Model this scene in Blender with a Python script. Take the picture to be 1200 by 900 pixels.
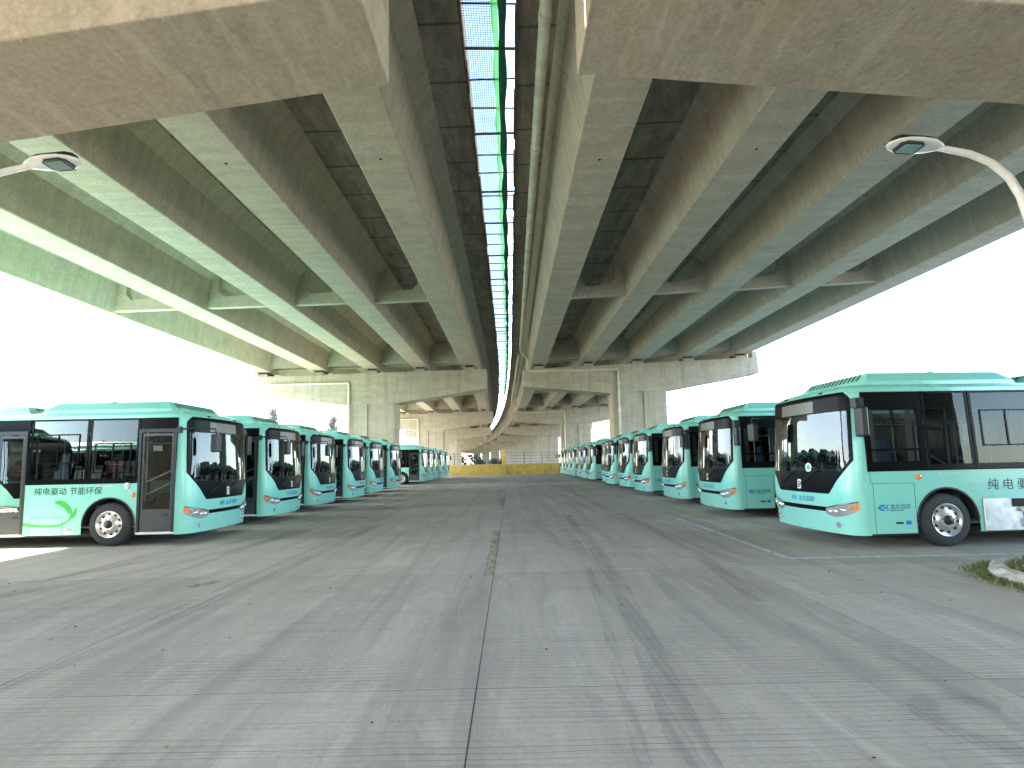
import bpy, math, random
from math import sin, cos, pi, radians, sqrt, atan2
from mathutils import Vector, Matrix

random.seed(7)
for _o in list(bpy.data.objects): bpy.data.objects.remove(_o)
SC = bpy.context.scene
COL = SC.collection

# ------------------------------------------------------------------ camera
PITCH, ROLL, CAMH = radians(5.0), 0.020, 1.70
cam_d = bpy.data.cameras.new('camera'); cam = bpy.data.objects.new('camera', cam_d); COL.objects.link(cam)
cam_d.sensor_fit = 'HORIZONTAL'; cam_d.sensor_width = 36.0; cam_d.lens = 580.0 / 1200.0 * 36.0
cam_d.shift_x = 0.0025; cam_d.shift_y = 0.0336
cam_d.clip_start = 0.05; cam_d.clip_end = 3000
_fw = Vector((0, cos(PITCH), sin(PITCH))); _r0 = Vector((1, 0, 0)); _u0 = _r0.cross(_fw)
_rt = _r0 * cos(ROLL) - _u0 * sin(ROLL); _up = _rt.cross(_fw)
cam.matrix_world = Matrix(((_rt.x, _up.x, -_fw.x, 0), (_rt.y, _up.y, -_fw.y, 0), (_rt.z, _up.z, -_fw.z, CAMH), (0, 0, 0, 1)))
SC.camera = cam

# ------------------------------------------------------------------ sky, sun, exposure
SUN_EL, SUN_AZ_BACK = radians(44.5), radians(-1.0)          # sun stands to the left, a touch behind the camera
sd = Vector((-cos(SUN_EL) * cos(SUN_AZ_BACK), -cos(SUN_EL) * sin(SUN_AZ_BACK), sin(SUN_EL)))
W = bpy.data.worlds.new('World'); SC.world = W; W.use_nodes = True
wn = W.node_tree.nodes; wl = W.node_tree.links
sky = wn.new('ShaderNodeTexSky'); sky.sky_type = 'NISHITA'; sky.sun_disc = False
sky.sun_elevation = SUN_EL; sky.sun_rotation = atan2(sd.x, sd.y)
sky.air_density = 1.0; sky.dust_density = 0.8; sky.ozone_density = 1.0
bg = wn['Background']; bg.inputs['Strength'].default_value = 0.125
wl.new(sky.outputs[0], bg.inputs['Color'])
sun_d = bpy.data.lights.new('sun', 'SUN'); sun_d.energy = 4.0; sun_d.angle = radians(0.5); sun_d.color = (1.0, 0.93, 0.83)
sun = bpy.data.objects.new('sun', sun_d); COL.objects.link(sun)
sun.rotation_euler = sd.to_track_quat('Z', 'Y').to_euler()
SC.view_settings.view_transform = 'Standard'; SC.view_settings.look = 'None'
SC.view_settings.gamma = 1.0; SC.view_settings.exposure = 3.78; SC.view_settings.use_curve_mapping = False
SC.cycles.max_bounces = 10; SC.cycles.diffuse_bounces = 5; SC.cycles.glossy_bounces = 4
SC.cycles.transparent_max_bounces = 24; SC.cycles.transmission_bounces = 4
SC.cycles.use_denoising = True
SC.cycles.sample_clamp_indirect = 8.0
SC.cycles.caustics_reflective = False; SC.cycles.caustics_refractive = False

# ------------------------------------------------------------------ materials
def newmat(name):
    m = bpy.data.materials.new(name); m.use_nodes = True
    nt = m.node_tree; nt.nodes.clear()
    out = nt.nodes.new('ShaderNodeOutputMaterial')
    return m, nt, out
class NT:
    """small helper round a node tree"""
    def __init__(s, nt): s.nt = nt
    def n(s, typ, **kw):
        nd = s.nt.nodes.new(typ)
        for k, v in kw.items(): setattr(nd, k, v)
        return nd
    def link(s, a, b): s.nt.links.new(a, b)
    def val(s, sock, v):
        if hasattr(v, 'is_linked') or hasattr(v, 'links'): s.link(v, sock)
        else: sock.default_value = v
    def pos(s): return s.n('ShaderNodeNewGeometry').outputs['Position']
    def mapping(s, vec, scale=(1, 1, 1), loc=(0, 0, 0), rot=(0, 0, 0)):
        m = s.n('ShaderNodeMapping'); s.link(vec, m.inputs[0])
        m.inputs['Scale'].default_value = scale; m.inputs['Location'].default_value = loc; m.inputs['Rotation'].default_value = rot
        return m.outputs[0]
    def noise(s, vec, scale, detail=4, rough=0.55, dist=0.0):
        n = s.n('ShaderNodeTexNoise'); s.link(vec, n.inputs['Vector'])
        n.inputs['Scale'].default_value = scale; n.inputs['Detail'].default_value = detail
        n.inputs['Roughness'].default_value = rough; n.inputs['Distortion'].default_value = dist
        return n.outputs['Fac']
    def ramp(s, fac, stops):
        r = s.n('ShaderNodeValToRGB'); s.link(fac, r.inputs[0])
        e = r.color_ramp.elements
        while len(e) < len(stops): e.new(0.5)
        for i, (p, c) in enumerate(stops):
            e[i].position = p
            e[i].color = (c, c, c, 1) if not isinstance(c, (tuple, list)) else (*c, 1)
        return r.outputs[0]
    def math(s, op, a, b=0.0, clamp=False):
        m = s.n('ShaderNodeMath', operation=op, use_clamp=clamp); s.val(m.inputs[0], a); s.val(m.inputs[1], b)
        return m.outputs[0]
    def mix(s, fac, a, b, blend='MIX'):
        m = s.n('ShaderNodeMix', data_type='RGBA', blend_type=blend)
        s.val(m.inputs[0], fac)
        for sock, v in ((m.inputs[6], a), (m.inputs[7], b)):
            if isinstance(v, tuple): sock.default_value = (*v, 1)
            else: s.link(v, sock)
        return m.outputs[2]
    def bump(s, h, strength=0.3, dist=0.02):
        b = s.n('ShaderNodeBump'); s.link(h, b.inputs['Height'])
        b.inputs['Strength'].default_value = strength; b.inputs['Distance'].default_value = dist
        return b.outputs[0]
    def bsdf(s, color, rough=0.6, metal=0.0, spec=0.5, normal=None, coat=0.0):
        b = s.n('ShaderNodeBsdfPrincipled')
        if isinstance(color, tuple): b.inputs['Base Color'].default_value = (*color, 1)
        else: s.link(color, b.inputs['Base Color'])
        s.val(b.inputs['Roughness'], rough); b.inputs['Metallic'].default_value = metal
        b.inputs['Specular IOR Level'].default_value = spec
        b.inputs['Coat Weight'].default_value = coat; b.inputs['Coat Roughness'].default_value = 0.04
        if normal is not None: s.link(normal, b.inputs['Normal'])
        return b.outputs[0]

def concrete(name, base, tint=(0.0, 0.0, 0.0), stain=0.35, brown=0.3, lines=None, drips=0.0, dark=0.0, streak=None, seams=0):
    """weathered cast concrete: mottling, brown staining, pores, optional formwork lines and drips"""
    m, nt, out = newmat(name); h = NT(nt); p = h.pos()
    big = h.noise(p, 0.8, 8, 0.68, 0.5); mid = h.noise(p, 1.7, 6, 0.65, 0.3); fine = h.noise(p, 14, 5, 0.7)
    b = Vector(base)
    c = h.ramp(mid, [(0.25, tuple(b * 0.68)), (0.5, tuple(b)), (0.78, tuple(b * 1.22))])
    br = h.ramp(big, [(0.38, 0.0), (0.72, brown)])
    c = h.mix(br, c, tuple(Vector((b.x * 0.92, b.y * 0.77, b.z * 0.57))))
    st = h.ramp(h.noise(h.mapping(p, (1, .5, 1), (9, 3, 4)), 0.9, 9, 0.72, 0.8), [(0.55, 0.0), (0.66, stain)])
    c = h.mix(st, c, tuple(b * 0.38))
    pale = h.ramp(h.noise(h.mapping(p, (.5, 1, 1), (3, 8, 1)), 1.1, 9, 0.76, 1.2), [(0.60, 0.0), (0.69, 0.38)])
    c = h.mix(pale, c, tuple(b * 1.5))
    c = h.mix(0.45, c, h.ramp(fine, [(0.32, tuple(b * 0.62)), (0.68, tuple(b * 1.28))]))
    pore = h.ramp(h.noise(p, 55, 2, 0.5), [(0.66, 0.0), (0.74, 0.5)])
    c = h.mix(pore, c, tuple(b * 0.4))
    vt = h.n('ShaderNodeTexVoronoi', feature='DISTANCE_TO_EDGE'); vt.inputs['Scale'].default_value = 0.30
    wv = h.n('ShaderNodeVectorMath', operation='ADD'); h.link(p, wv.inputs[0])
    nv = h.n('ShaderNodeTexNoise'); h.link(p, nv.inputs['Vector']); nv.inputs['Scale'].default_value = 1.3; nv.inputs['Detail'].default_value = 6
    sv_ = h.n('ShaderNodeVectorMath', operation='SCALE'); h.link(nv.outputs['Color'], sv_.inputs[0]); sv_.inputs['Scale'].default_value = 1.1
    h.link(sv_.outputs[0], wv.inputs[1]); h.link(wv.outputs[0], vt.inputs['Vector'])
    ck = h.math('MULTIPLY', h.ramp(vt.outputs['Distance'], [(0.0, 1.0), (0.0045, 0.0)]), h.ramp(h.noise(p, 0.5, 2), [(0.56, 0.0), (0.66, 0.45)]))
    c = h.mix(ck, c, tuple(b * 0.35))
    hgt = h.math('ADD', h.math('MULTIPLY', fine, 0.5), h.math('MULTIPLY', mid, 0.6))
    if lines:                      # formwork marks across the member: (axis scale vector, strength)
        lv = h.noise(h.mapping(p, lines[0]), 1.0, 4, 0.6, 0.15)
        c = h.mix(h.ramp(lv, [(0.42, lines[1]), (0.58, 0.0)]), c, tuple(b * 0.62))
        hgt = h.math('ADD', hgt, h.math('MULTIPLY', lv, 0.5))
    if drips:
        dv = h.noise(h.mapping(p, (3.2, 3.2, 0.16)), 1.0, 5, 0.65, 0.2)
        c = h.mix(h.ramp(dv, [(0.50, 0.0), (0.74, drips)]), c, tuple(Vector((b.x * .46, b.y * .40, b.z * .33))))
    if streak:
        sv = h.noise(h.mapping(p, streak[0], rot=streak[2]), 1.0, 5, 0.65, 0.2)
        c = h.mix(h.ramp(sv, [(0.5, 0.0), (0.72, streak[1])]), c, tuple(b * 1.45))
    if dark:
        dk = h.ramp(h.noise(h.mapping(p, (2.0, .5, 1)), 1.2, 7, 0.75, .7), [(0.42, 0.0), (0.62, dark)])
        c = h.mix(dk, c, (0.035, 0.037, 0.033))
    if seams:                      # joints between precast panels
        sy = h.n('ShaderNodeSeparateXYZ'); h.link(p, sy.inputs[0])
        fr = h.math('FRACT', h.math('ADD', h.math('DIVIDE', sy.outputs[1], seams), h.math('MULTIPLY', mid, 0.04)))
        ln = h.ramp(fr, [(0.0, 0.8), (0.035, 0.0), (0.965, 0.0), (1.0, 0.8)])
        c = h.mix(ln, c, (0.03, 0.03, 0.027))
    h.link(h.bsdf(c, 0.86, spec=0.25, normal=h.bump(hgt, 0.6, 0.03)), out.inputs[0])
    return m
M = {}
M['girder'] = concrete('girder_concrete', (0.46, 0.398, 0.318), stain=0.42, brown=0.40, lines=((0.5, 4.5, 0.5), 0.30))
M['cap'] = concrete('cap_concrete', (0.385, 0.335, 0.262), stain=0.5, brown=0.5, streak=((5, 0.7, 1), 0.5, (0, 0, radians(35))))
M['pier'] = concrete('pier_concrete', (0.445, 0.385, 0.31), stain=0.15, brown=0.25, drips=0.55, lines=((0.4, 0.4, 2.2), 0.25))
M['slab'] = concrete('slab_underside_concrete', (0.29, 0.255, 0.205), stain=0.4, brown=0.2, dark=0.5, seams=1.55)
M['wall_far'] = concrete('far_concrete', (0.45, 0.44, 0.41), stain=0.1, brown=0.1, drips=0.2)

def simple(name, col, rough=0.5, metal=0.0, spec=0.5, coat=0.0, var=0.0, vscale=3.0, bump=0.0):
    m, nt, out = newmat(name); h = NT(nt)
    c = col; nrm = None
    if var or bump:
        tc = h.n('ShaderNodeTexCoord').outputs['Object']
        nz = h.noise(tc, vscale, 6, 0.65, 0.3)
        if var: c = h.ramp(nz, [(0.3, tuple(Vector(col) * (1 - var))), (0.7, tuple(Vector(col) * (1 + var)))])
        if bump: nrm = h.bump(nz, bump, 0.01)
    h.link(h.bsdf(c, rough, metal, spec, nrm, coat), out.inputs[0])
    return m
# bus paint: mint, with a film of road dust low down and slight unevenness
m, nt, out = newmat('mint_paint'); h = NT(nt)
tc = h.n('ShaderNodeTexCoord').outputs['Object']; gz = h.n('ShaderNodeSeparateXYZ'); h.link(tc, gz.inputs[0])
nz = h.noise(tc, 0.9, 3, 0.5, 0.2)
c = h.ramp(nz, [(0.3, (0.235, 0.640, 0.530)), (0.7, (0.250, 0.665, 0.552))])
low = h.n('ShaderNodeMapRange'); h.link(gz.outputs[2], low.inputs[0])
low.inputs[1].default_value = 0.25; low.inputs[2].default_value = 0.95; low.inputs[3].default_value = 0.32; low.inputs[4].default_value = 0.03
dust = h.math('MULTIPLY', low.outputs[0], h.ramp(h.noise(tc, 5, 6, 0.7, 0.5), [(0.3, 0.1), (0.75, 1.0)]))
c = h.mix(dust, c, (0.34, 0.36, 0.31))
oi = h.n('ShaderNodeObjectInfo').outputs['Random']
bv = h.n('ShaderNodeMapRange'); h.link(oi, bv.inputs[0]); bv.inputs[3].default_value = 0.93; bv.inputs[4].default_value = 1.05
cb = h.n('ShaderNodeCombineColor')
for i in range(3): h.link(bv.outputs[0], cb.inputs[i])
c = h.mix(1.0, c, cb.outputs[0], 'MULTIPLY')
h.link(h.bsdf(c, h.ramp(nz, [(0.3, 0.26), (0.7, 0.31)]), spec=0.5, coat=0.3), out.inputs[0])
M['mint'] = m
M['black'] = simple('black_gloss', (0.006, 0.0065, 0.007), 0.25, spec=0.06)
M['rubber'] = simple('tyre_rubber', (0.030, 0.030, 0.029), 0.75, var=0.25, vscale=6, bump=0.2)
M['trim'] = simple('black_trim', (0.016, 0.017, 0.018), 0.45)
M['under'] = simple('underbody', (0.018, 0.017, 0.016), 0.9)
M['door'] = simple('door_grey', (0.055, 0.060, 0.066), 0.4, var=0.1)
M['alu'] = simple('wheel_aluminium', (0.66, 0.65, 0.63), 0.32, metal=0.85, var=0.15, vscale=14)
M['silver'] = simple('bare_metal', (0.52, 0.54, 0.55), 0.38, metal=0.6, var=0.3, vscale=5, bump=0.15)
M['white'] = simple('white_plastic', (0.78, 0.78, 0.76), 0.4, var=0.06)
M['lampwhite'] = simple('lamp_white_paint', (0.72, 0.71, 0.69), 0.35, var=0.08, vscale=8)
M['rail'] = simple('handrail_white', (0.75, 0.74, 0.68), 0.3)
M['orange'] = simple('amber_lens', (0.85, 0.22, 0.03), 0.2, coat=0.5)
M['lens'] = simple('clear_lens', (0.72, 0.72, 0.73), 0.08, metal=0.75)
M['lens2'] = simple('lamp_bulb', (0.85, 0.85, 0.87), 0.05, metal=0.9)
M['blue'] = simple('logo_blue', (0.015, 0.16, 0.52), 0.35)
M['bluet'] = simple('logo_teal', (0.03, 0.30, 0.42), 0.35)
M['ink'] = simple('dark_lettering', (0.014, 0.05, 0.055), 0.4)
M['navy'] = simple('navy_lettering', (0.02, 0.07, 0.20), 0.4)
M['leaf'] = simple('leaf_green_print', (0.05, 0.42, 0.06), 0.35)
M['red'] = simple('red_board', (0.62, 0.03, 0.05), 0.4, var=0.15)
M['sign'] = simple('unlit_display', (0.10, 0.098, 0.085), 0.35, var=0.12)
M['filler'] = simple('joint_filler', (0.085, 0.08, 0.072), 0.9, var=0.4, vscale=4)
M['seat'] = simple('seat_blue', (0.03, 0.06, 0.14), 0.7, var=0.2)
M['interior'] = simple('interior_grey', (0.16, 0.165, 0.17), 0.7)
M['curtain'] = simple('curtain_cloth', (0.50, 0.48, 0.40), 0.9, var=0.12, vscale=9)
M['seam'] = simple('panel_seam', (0.03, 0.10, 0.085), 0.6)
M['pvc'] = simple('pvc_pipe', (0.58, 0.54, 0.44), 0.5, var=0.22, vscale=2.5)
M['steel'] = simple('dark_steel', (0.055, 0.05, 0.045), 0.6, metal=0.2, var=0.3)
M['rust'] = simple('rusty_steel', (0.12, 0.075, 0.055), 0.8, var=0.4, vscale=4)
M['netgreen'] = simple('net_green', (0.02, 0.14, 0.09), 0.8, var=0.3, vscale=3)
M['netgrey'] = simple('net_wire', (0.22, 0.33, 0.36), 0.7)
M['bearing'] = simple('bearing_rubber', (0.03, 0.026, 0.022), 0.8)
M['soil'] = simple('planter_soil', (0.17, 0.11, 0.06), 0.95, var=0.45, vscale=9, bump=0.6)
M['grass'] = simple('weed_green', (0.085, 0.13, 0.03), 0.8, var=0.35, vscale=4)
M['dry'] = simple('dry_grass', (0.24, 0.19, 0.08), 0.85, var=0.3, vscale=4)
M['kerb'] = simple('kerb_white', (0.46, 0.43, 0.37), 0.85, var=0.25, vscale=7, bump=0.5)
M['twig'] = simple('winter_twigs', (0.13, 0.12, 0.105), 0.9, var=0.25, vscale=.5)
M['trunk'] = simple('bark', (0.13, 0.105, 0.085), 0.9, var=0.25)
M['folfar'] = simple('far_foliage', (0.045, 0.055, 0.038), 0.85, var=0.4, vscale=.3)
M['bldg'] = simple('pale_render', (0.60, 0.58, 0.55), 0.8, var=0.08, vscale=.3)
M['bldgroof'] = simple('roof_sheet', (0.20, 0.24, 0.34), 0.6, var=0.1, vscale=.3)
M['winpane'] = simple('dark_window', (0.05, 0.06, 0.07), 0.12)
M['ledglass'] = simple('lamp_led_glass', (0.28, 0.36, 0.35), 0.1, coat=0.5)

def glass(name, tint, ior, rough=0.0):
    m, nt, out = newmat(name); h = NT(nt)
    tr = h.n('ShaderNodeBsdfTransparent'); tr.inputs[0].default_value = (*tint, 1)
    gl = h.n('ShaderNodeBsdfGlossy'); gl.inputs['Roughness'].default_value = rough; gl.inputs[0].default_value = (0.92, 0.95, 0.96, 1)
    tc = h.n('ShaderNodeTexCoord').outputs['Object']
    wob = h.bump(h.noise(tc, 1.1, 2, 0.5), 0.05, 0.05)
    h.link(wob, gl.inputs['Normal'])
    fr = h.n('ShaderNodeFresnel'); fr.inputs[0].default_value = ior
    mx = h.n('ShaderNodeMixShader'); h.link(fr.outputs[0], mx.inputs[0]); h.link(tr.outputs[0], mx.inputs[1]); h.link(gl.outputs[0], mx.inputs[2])
    h.link(mx.outputs[0], out.inputs[0])
    return m
M['glass'] = glass('tinted_side_glass', (0.24, 0.262, 0.262), 1.33)
M['doorglass'] = glass('door_glass', (0.42, 0.45, 0.45), 1.45)
M['screen'] = glass('windscreen_glass', (0.40, 0.44, 0.43), 1.6)

# yellow weathered wall paint
m, nt, out = newmat('ochre_paint'); h = NT(nt); p = h.pos()
c = h.ramp(h.noise(p, 1.2, 6, 0.7, 0.6), [(0.3, (0.52, 0.34, 0.07)), (0.55, (0.70, 0.48, 0.12)), (0.8, (0.72, 0.54, 0.22))])
c = h.mix(h.ramp(h.noise(h.mapping(p, (1.4, 1.4, .25)), 1.5, 6, 0.7), [(0.5, 0.0), (0.75, 0.6)]), c, (0.22, 0.16, 0.09))
h.link(h.bsdf(c, 0.85, spec=0.2), out.inputs[0]); M['ochre'] = m

# concrete paving of the yard
m, nt, out = newmat('paving_concrete'); h = NT(nt); p = h.pos()
rnd = h.n('ShaderNodeObjectInfo').outputs['Random']
big = h.noise(p, 0.22, 5, 0.6, 0.5); mid = h.noise(p, 1.3, 7, 0.68, 0.4); fine = h.noise(p, 22, 6, 0.75)
c = h.ramp(mid, [(0.25, (0.367, 0.332, 0.266)), (0.5, (0.469, 0.421, 0.336)), (0.8, (0.582, 0.519, 0.409))])
c = h.mix(0.45, c, h.ramp(big, [(0.35, (0.367, 0.339, 0.279)), (0.65, (0.600, 0.527, 0.409))]))
c = h.mix(0.5, c, h.ramp(fine, [(0.3, (0.341, 0.304, 0.243)), (0.7, (0.592, 0.527, 0.422))]))
trk = h.noise(h.mapping(p, (2.6, 0.12, 1)), 1.0, 6, 0.62, 0.25)      # wheel tracks along the aisle
c = h.mix(h.ramp(trk, [(0.48, 0.0), (0.70, 0.44)]), c, (0.200, 0.181, 0.148))
swp = h.noise(h.mapping(p, (0.35, 0.05, 1), (4, 0, 0), (0, 0, radians(24))), 2.2, 6, 0.7, 0.5)
c = h.mix(h.ramp(swp, [(0.52, 0.0), (0.72, 0.35)]), c, (0.208, 0.188, 0.153))
pal = h.noise(h.mapping(p, (1.5, 0.4, 1), (2, 5, 0)), 1.1, 7, 0.75, 0.8)
c = h.mix(h.ramp(pal, [(0.52, 0.0), (0.74, 0.6)]), c, (0.717, 0.639, 0.519))
sp = h.ramp(h.noise(p, 38, 2, 0.5), [(0.70, 0.0), (0.76, 0.6)])
c = h.mix(sp, c, (0.121, 0.108, 0.086))
br = h.n('ShaderNodeMapRange'); h.link(rnd, br.inputs[0]); br.inputs[3].default_value = 0.86; br.inputs[4].default_value = 1.08
c = h.mix(1.0, c, h.n('ShaderNodeCombineColor').outputs[0], 'MULTIPLY')
cc = nt.nodes[-2] if nt.nodes[-2].bl_idname == 'ShaderNodeCombineColor' else [n for n in nt.nodes if n.bl_idname == 'ShaderNodeCombineColor'][0]
for i in range(3): h.link(br.outputs[0], cc.inputs[i])
# tined grooves across the slab, a few centimetres apart, worn away in places
sx = h.n('ShaderNodeSeparateXYZ'); h.link(p, sx.inputs[0])
wob = h.math('MULTIPLY', h.noise(h.mapping(p, (0.5, 2, 1)), 1.0, 3), 0.10)
yy = h.math('ADD', sx.outputs[1], wob)
gr = h.math('SINE', h.math('MULTIPLY', yy, 2 * pi / 0.066))
wear = h.ramp(h.noise(h.mapping(p, (0.5, 1.2, 1), (7, 7, 0)), 1.3, 5, 0.65), [(0.36, 0.10), (0.60, 1.0)])
per = h.ramp(gr, [(0.60, 0.0), (0.95, 1.0)])
irr = h.ramp(h.noise(h.mapping(p, (0.22, 5.0, 1)), 1.0, 2, 0.5), [(0.38, 0.15), (0.62, 1.0)])
one = h.ramp(h.noise(h.mapping(p, (0.30, 26.0, 1), (3, 1, 0)), 1.0, 3, 0.6), [(0.56, 0.0), (0.70, 1.0)])
grm = h.math('MULTIPLY', h.math('MAXIMUM', h.math('MULTIPLY', per, irr), h.math('MULTIPLY', one, 0.7)), wear)
c = h.mix(h.math('MULTIPLY', grm, 0.52), c, (0.128, 0.119, 0.101))
fl = h.ramp(h.noise(p, 60, 2, 0.5), [(0.69, 0.0), (0.75, 0.55)])
c = h.mix(fl, c, (0.599, 0.550, 0.468))
hg = h.math('SUBTRACT', h.math('ADD', h.math('MULTIPLY', fine, 0.35), h.math('MULTIPLY', mid, 0.3)), h.math('MULTIPLY', grm, 0.5))
h.link(h.bsdf(c, 0.78, spec=0.35, normal=h.bump(hg, 0.5, 0.012)), out.inputs[0]); M['paving'] = m

m, nt, out = newmat('yard_ground'); h = NT(nt); p = h.pos()
c = h.ramp(h.noise(p, 0.15, 7, 0.65, 0.4), [(0.3, (0.16, 0.155, 0.14)), (0.7, (0.25, 0.24, 0.22))])
far = h.n('ShaderNodeVectorMath', operation='LENGTH'); h.link(p, far.inputs[0])
fr = h.n('ShaderNodeMapRange'); h.link(far.outputs['Value'], fr.inputs[0]); fr.inputs[1].default_value = 75; fr.inputs[2].default_value = 110
c = h.mix(h.math('MULTIPLY', fr.outputs[0], h.ramp(h.noise(p, 0.03, 4), [(0.4, 0.0), (0.6, 0.9)])), c, (0.10, 0.13, 0.05))
h.link(h.bsdf(c, 0.9, spec=0.2), out.inputs[0]); M['ground'] = m

def worn(name, col, cover, stretch=(6, 2, 1), lo=0.35, hi=0.65):
    """paint or rubber worn through: shows the paving where it has gone"""
    m, nt, out = newmat(name); h = NT(nt); p = h.pos()
    nz = h.noise(h.mapping(p, stretch), 1.6, 7, 0.75, 0.3)
    b = h.bsdf(col, 0.8, spec=0.2); tr = h.n('ShaderNodeBsdfTransparent')
    mx = h.n('ShaderNodeMixShader'); h.link(h.ramp(nz, [(lo, 0.0), (hi, cover)]), mx.inputs[0]); h.link(tr.outputs[0], mx.inputs[1]); h.link(b, mx.inputs[2])
    h.link(mx.outputs[0], out.inputs[0]); return m
M['yellowline'] = worn('worn_yellow_paint', (0.42, 0.32, 0.12), 0.55)
M['whiteline'] = worn('worn_white_paint', (0.74, 0.72, 0.68), 0.85, (6, 2, 1), 0.25, 0.5)
M['skid'] = worn('tyre_rubber_mark', (0.10, 0.10, 0.102), 0.38, (16, 0.25, 1), 0.40, 0.75)

# ------------------------------------------------------------------ mesh building
class MB:
    def __init__(s): s.v = []; s.f = []; s.mi = []; s.sm = []
    def add(s, vs, fs, mi=0, smooth=False):
        o = len(s.v); s.v.extend(vs)
        for f in fs: s.f.append([i + o for i in f]); s.mi.append(mi); s.sm.append(smooth)
        return s
    def box(s, x0, x1, y0, y1, z0, z1, mi=0):
        vs = [(x0, y0, z0), (x1, y0, z0), (x1, y1, z0), (x0, y1, z0), (x0, y0, z1), (x1, y0, z1), (x1, y1, z1), (x0, y1, z1)]
        return s.add(vs, [(3, 2, 1, 0), (4, 5, 6, 7), (0, 1, 5, 4), (1, 2, 6, 5), (2, 3, 7, 6), (3, 0, 4, 7)], mi)
    def loft(s, loops, mi=0, smooth=False, caps=True, closed=True):
        n = len(loops[0]); vs = [p for l in loops for p in l]; fs = []
        for k in range(len(loops) - 1):
            for i in range(n if closed else n - 1):
                j = (i + 1) % n
                fs.append((k * n + i, k * n + j, (k + 1) * n + j, (k + 1) * n + i))
        s.add(vs, fs, mi, smooth)
        if caps and closed:
            s.add(list(loops[0]), [tuple(reversed(range(n)))], mi); s.add(list(loops[-1]), [tuple(range(n))], mi)
        return s
    def prism(s, poly, axis, a, b, mi=0):
        def P(u, v, t): return (t, u, v) if axis == 0 else (u, t, v) if axis == 1 else (u, v, t)
        return s.loft([[P(u, v, a) for u, v in poly], [P(u, v, b) for u, v in poly]], mi)
    def tube(s, pts, r, n=8, mi=0, smooth=True):
        pts = [Vector(p) for p in pts]; loops = []; ref = None
        for i, p in enumerate(pts):
            d = (pts[min(i + 1, len(pts) - 1)] - pts[max(i - 1, 0)]).normalized()
            if ref is None: ref = Vector((0, 0, 1)) if abs(d.z) < .9 else Vector((1, 0, 0))
            u = d.cross(ref).normalized(); w = u.cross(d).normalized(); ref = w
            rr = r[i] if isinstance(r, (list, tuple)) else r
            loops.append([tuple(p + (u * cos(2 * pi * k / n) + w * sin(2 * pi * k / n)) * rr) for k in range(n)])
        return s.loft(loops, mi, smooth)
    def lathe(s, prof, axis='Y', c=(0, 0, 0), n=28, mi=0, smooth=True, sgn=1):
        """profile (radius, offset along axis)"""
        loops = []
        for r, t in prof:
            l = []
            for k in range(n):
                a = 2 * pi * k / n
                if axis == 'Y': l.append((c[0] + r * cos(a), c[1] + sgn * t, c[2] + r * sin(a)))
                elif axis == 'Z': l.append((c[0] + r * cos(a), c[1] + r * sin(a), c[2] + t))
                else: l.append((c[0] + sgn * t, c[1] + r * cos(a), c[2] + r * sin(a)))
            loops.append(l)
        return s.loft(loops, mi, smooth, caps=False)
    def mesh(s, name, mats):
        me = bpy.data.meshes.new(name); me.from_pydata(s.v, [], s.f)
        for m in (mats if isinstance(mats, (list, tuple)) else [mats]): me.materials.append(M[m] if isinstance(m, str) else m)
        me.polygons.foreach_set('material_index', s.mi); me.polygons.foreach_set('use_smooth', s.sm)
        me.update(); return me
    def build(s, name, mats, parent=None):
        o = bpy.data.objects.new(name, s.mesh(name, mats)); COL.objects.link(o); o.parent = parent
        return o
def fixn(o):
    import bmesh
    bm = bmesh.new(); bm.from_mesh(o.data); bmesh.ops.remove_doubles(bm, verts=bm.verts, dist=1e-4)
    bmesh.ops.recalc_face_normals(bm, faces=bm.faces); bm.to_mesh(o.data); bm.free(); return o
def bev(o, w=0.02, seg=2):
    import bmesh
    bm = bmesh.new(); bm.from_mesh(o.data); bmesh.ops.remove_doubles(bm, verts=bm.verts, dist=1e-4)
    bmesh.ops.recalc_face_normals(bm, faces=bm.faces)
    es = [e for e in bm.edges if len(e.link_faces) == 2 and e.calc_face_angle(0) > 0.5]
    bmesh.ops.bevel(bm, geom=es, offset=w, segments=seg, affect='EDGES', profile=0.5, clamp_overlap=True)
    bm.to_mesh(o.data); bm.free(); return o
def inst(o, parent=None, loc=None):
    c = o.copy(); COL.objects.link(c)
    if parent is not None: c.parent = parent
    if loc is not None: c.location = loc
    return c
def empty(name, loc=(0, 0, 0), rz=0.0):
    o = bpy.data.objects.new(name, None); COL.objects.link(o); o.location = loc; o.rotation_euler = (0, 0, rz); o.empty_display_size = .3
    return o
def tag(o, label, cat, group=None, kind=None):
    if label: o['label'] = label
    if cat: o['category'] = cat
    if group: o['group'] = group
    if kind: o['kind'] = kind
    return o
def struct(o): o['kind'] = 'structure'; return o

# ------------------------------------------------------------------ ground
g = MB().add([(-900, -900, -.16), (900, -900, -.16), (900, 900, -.16), (-900, 900, -.16)], [(0, 1, 2, 3)])
struct(g.build('ground', 'ground'))
yard = struct(empty('pavement'))
SX, SY, J = 3.82, 4.0, 0.0055
s = MB(); bw = .001
x1, y1 = SX / 2 - J, SY / 2 - .007
lo = [(-x1, -y1, -.16), (x1, -y1, -.16), (x1, y1, -.16), (-x1, y1, -.16)]
s.loft([lo, [(x, y, -bw) for x, y, z in lo], [(x * (1 - bw * .6 / x1), y * (1 - bw * .6 / y1), 0) for x, y, z in lo]])
slab0 = None
for i in range(-6, 6):
    for j in range(-4, 18):
        loc = (-0.29 + SX * (i + .5), 3.9 + SY * (j - .5), 0)
        if slab0 is None: slab0 = s.build('paving_slab', 'paving', yard); slab0.location = loc
        else: inst(slab0, yard, loc)
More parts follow.
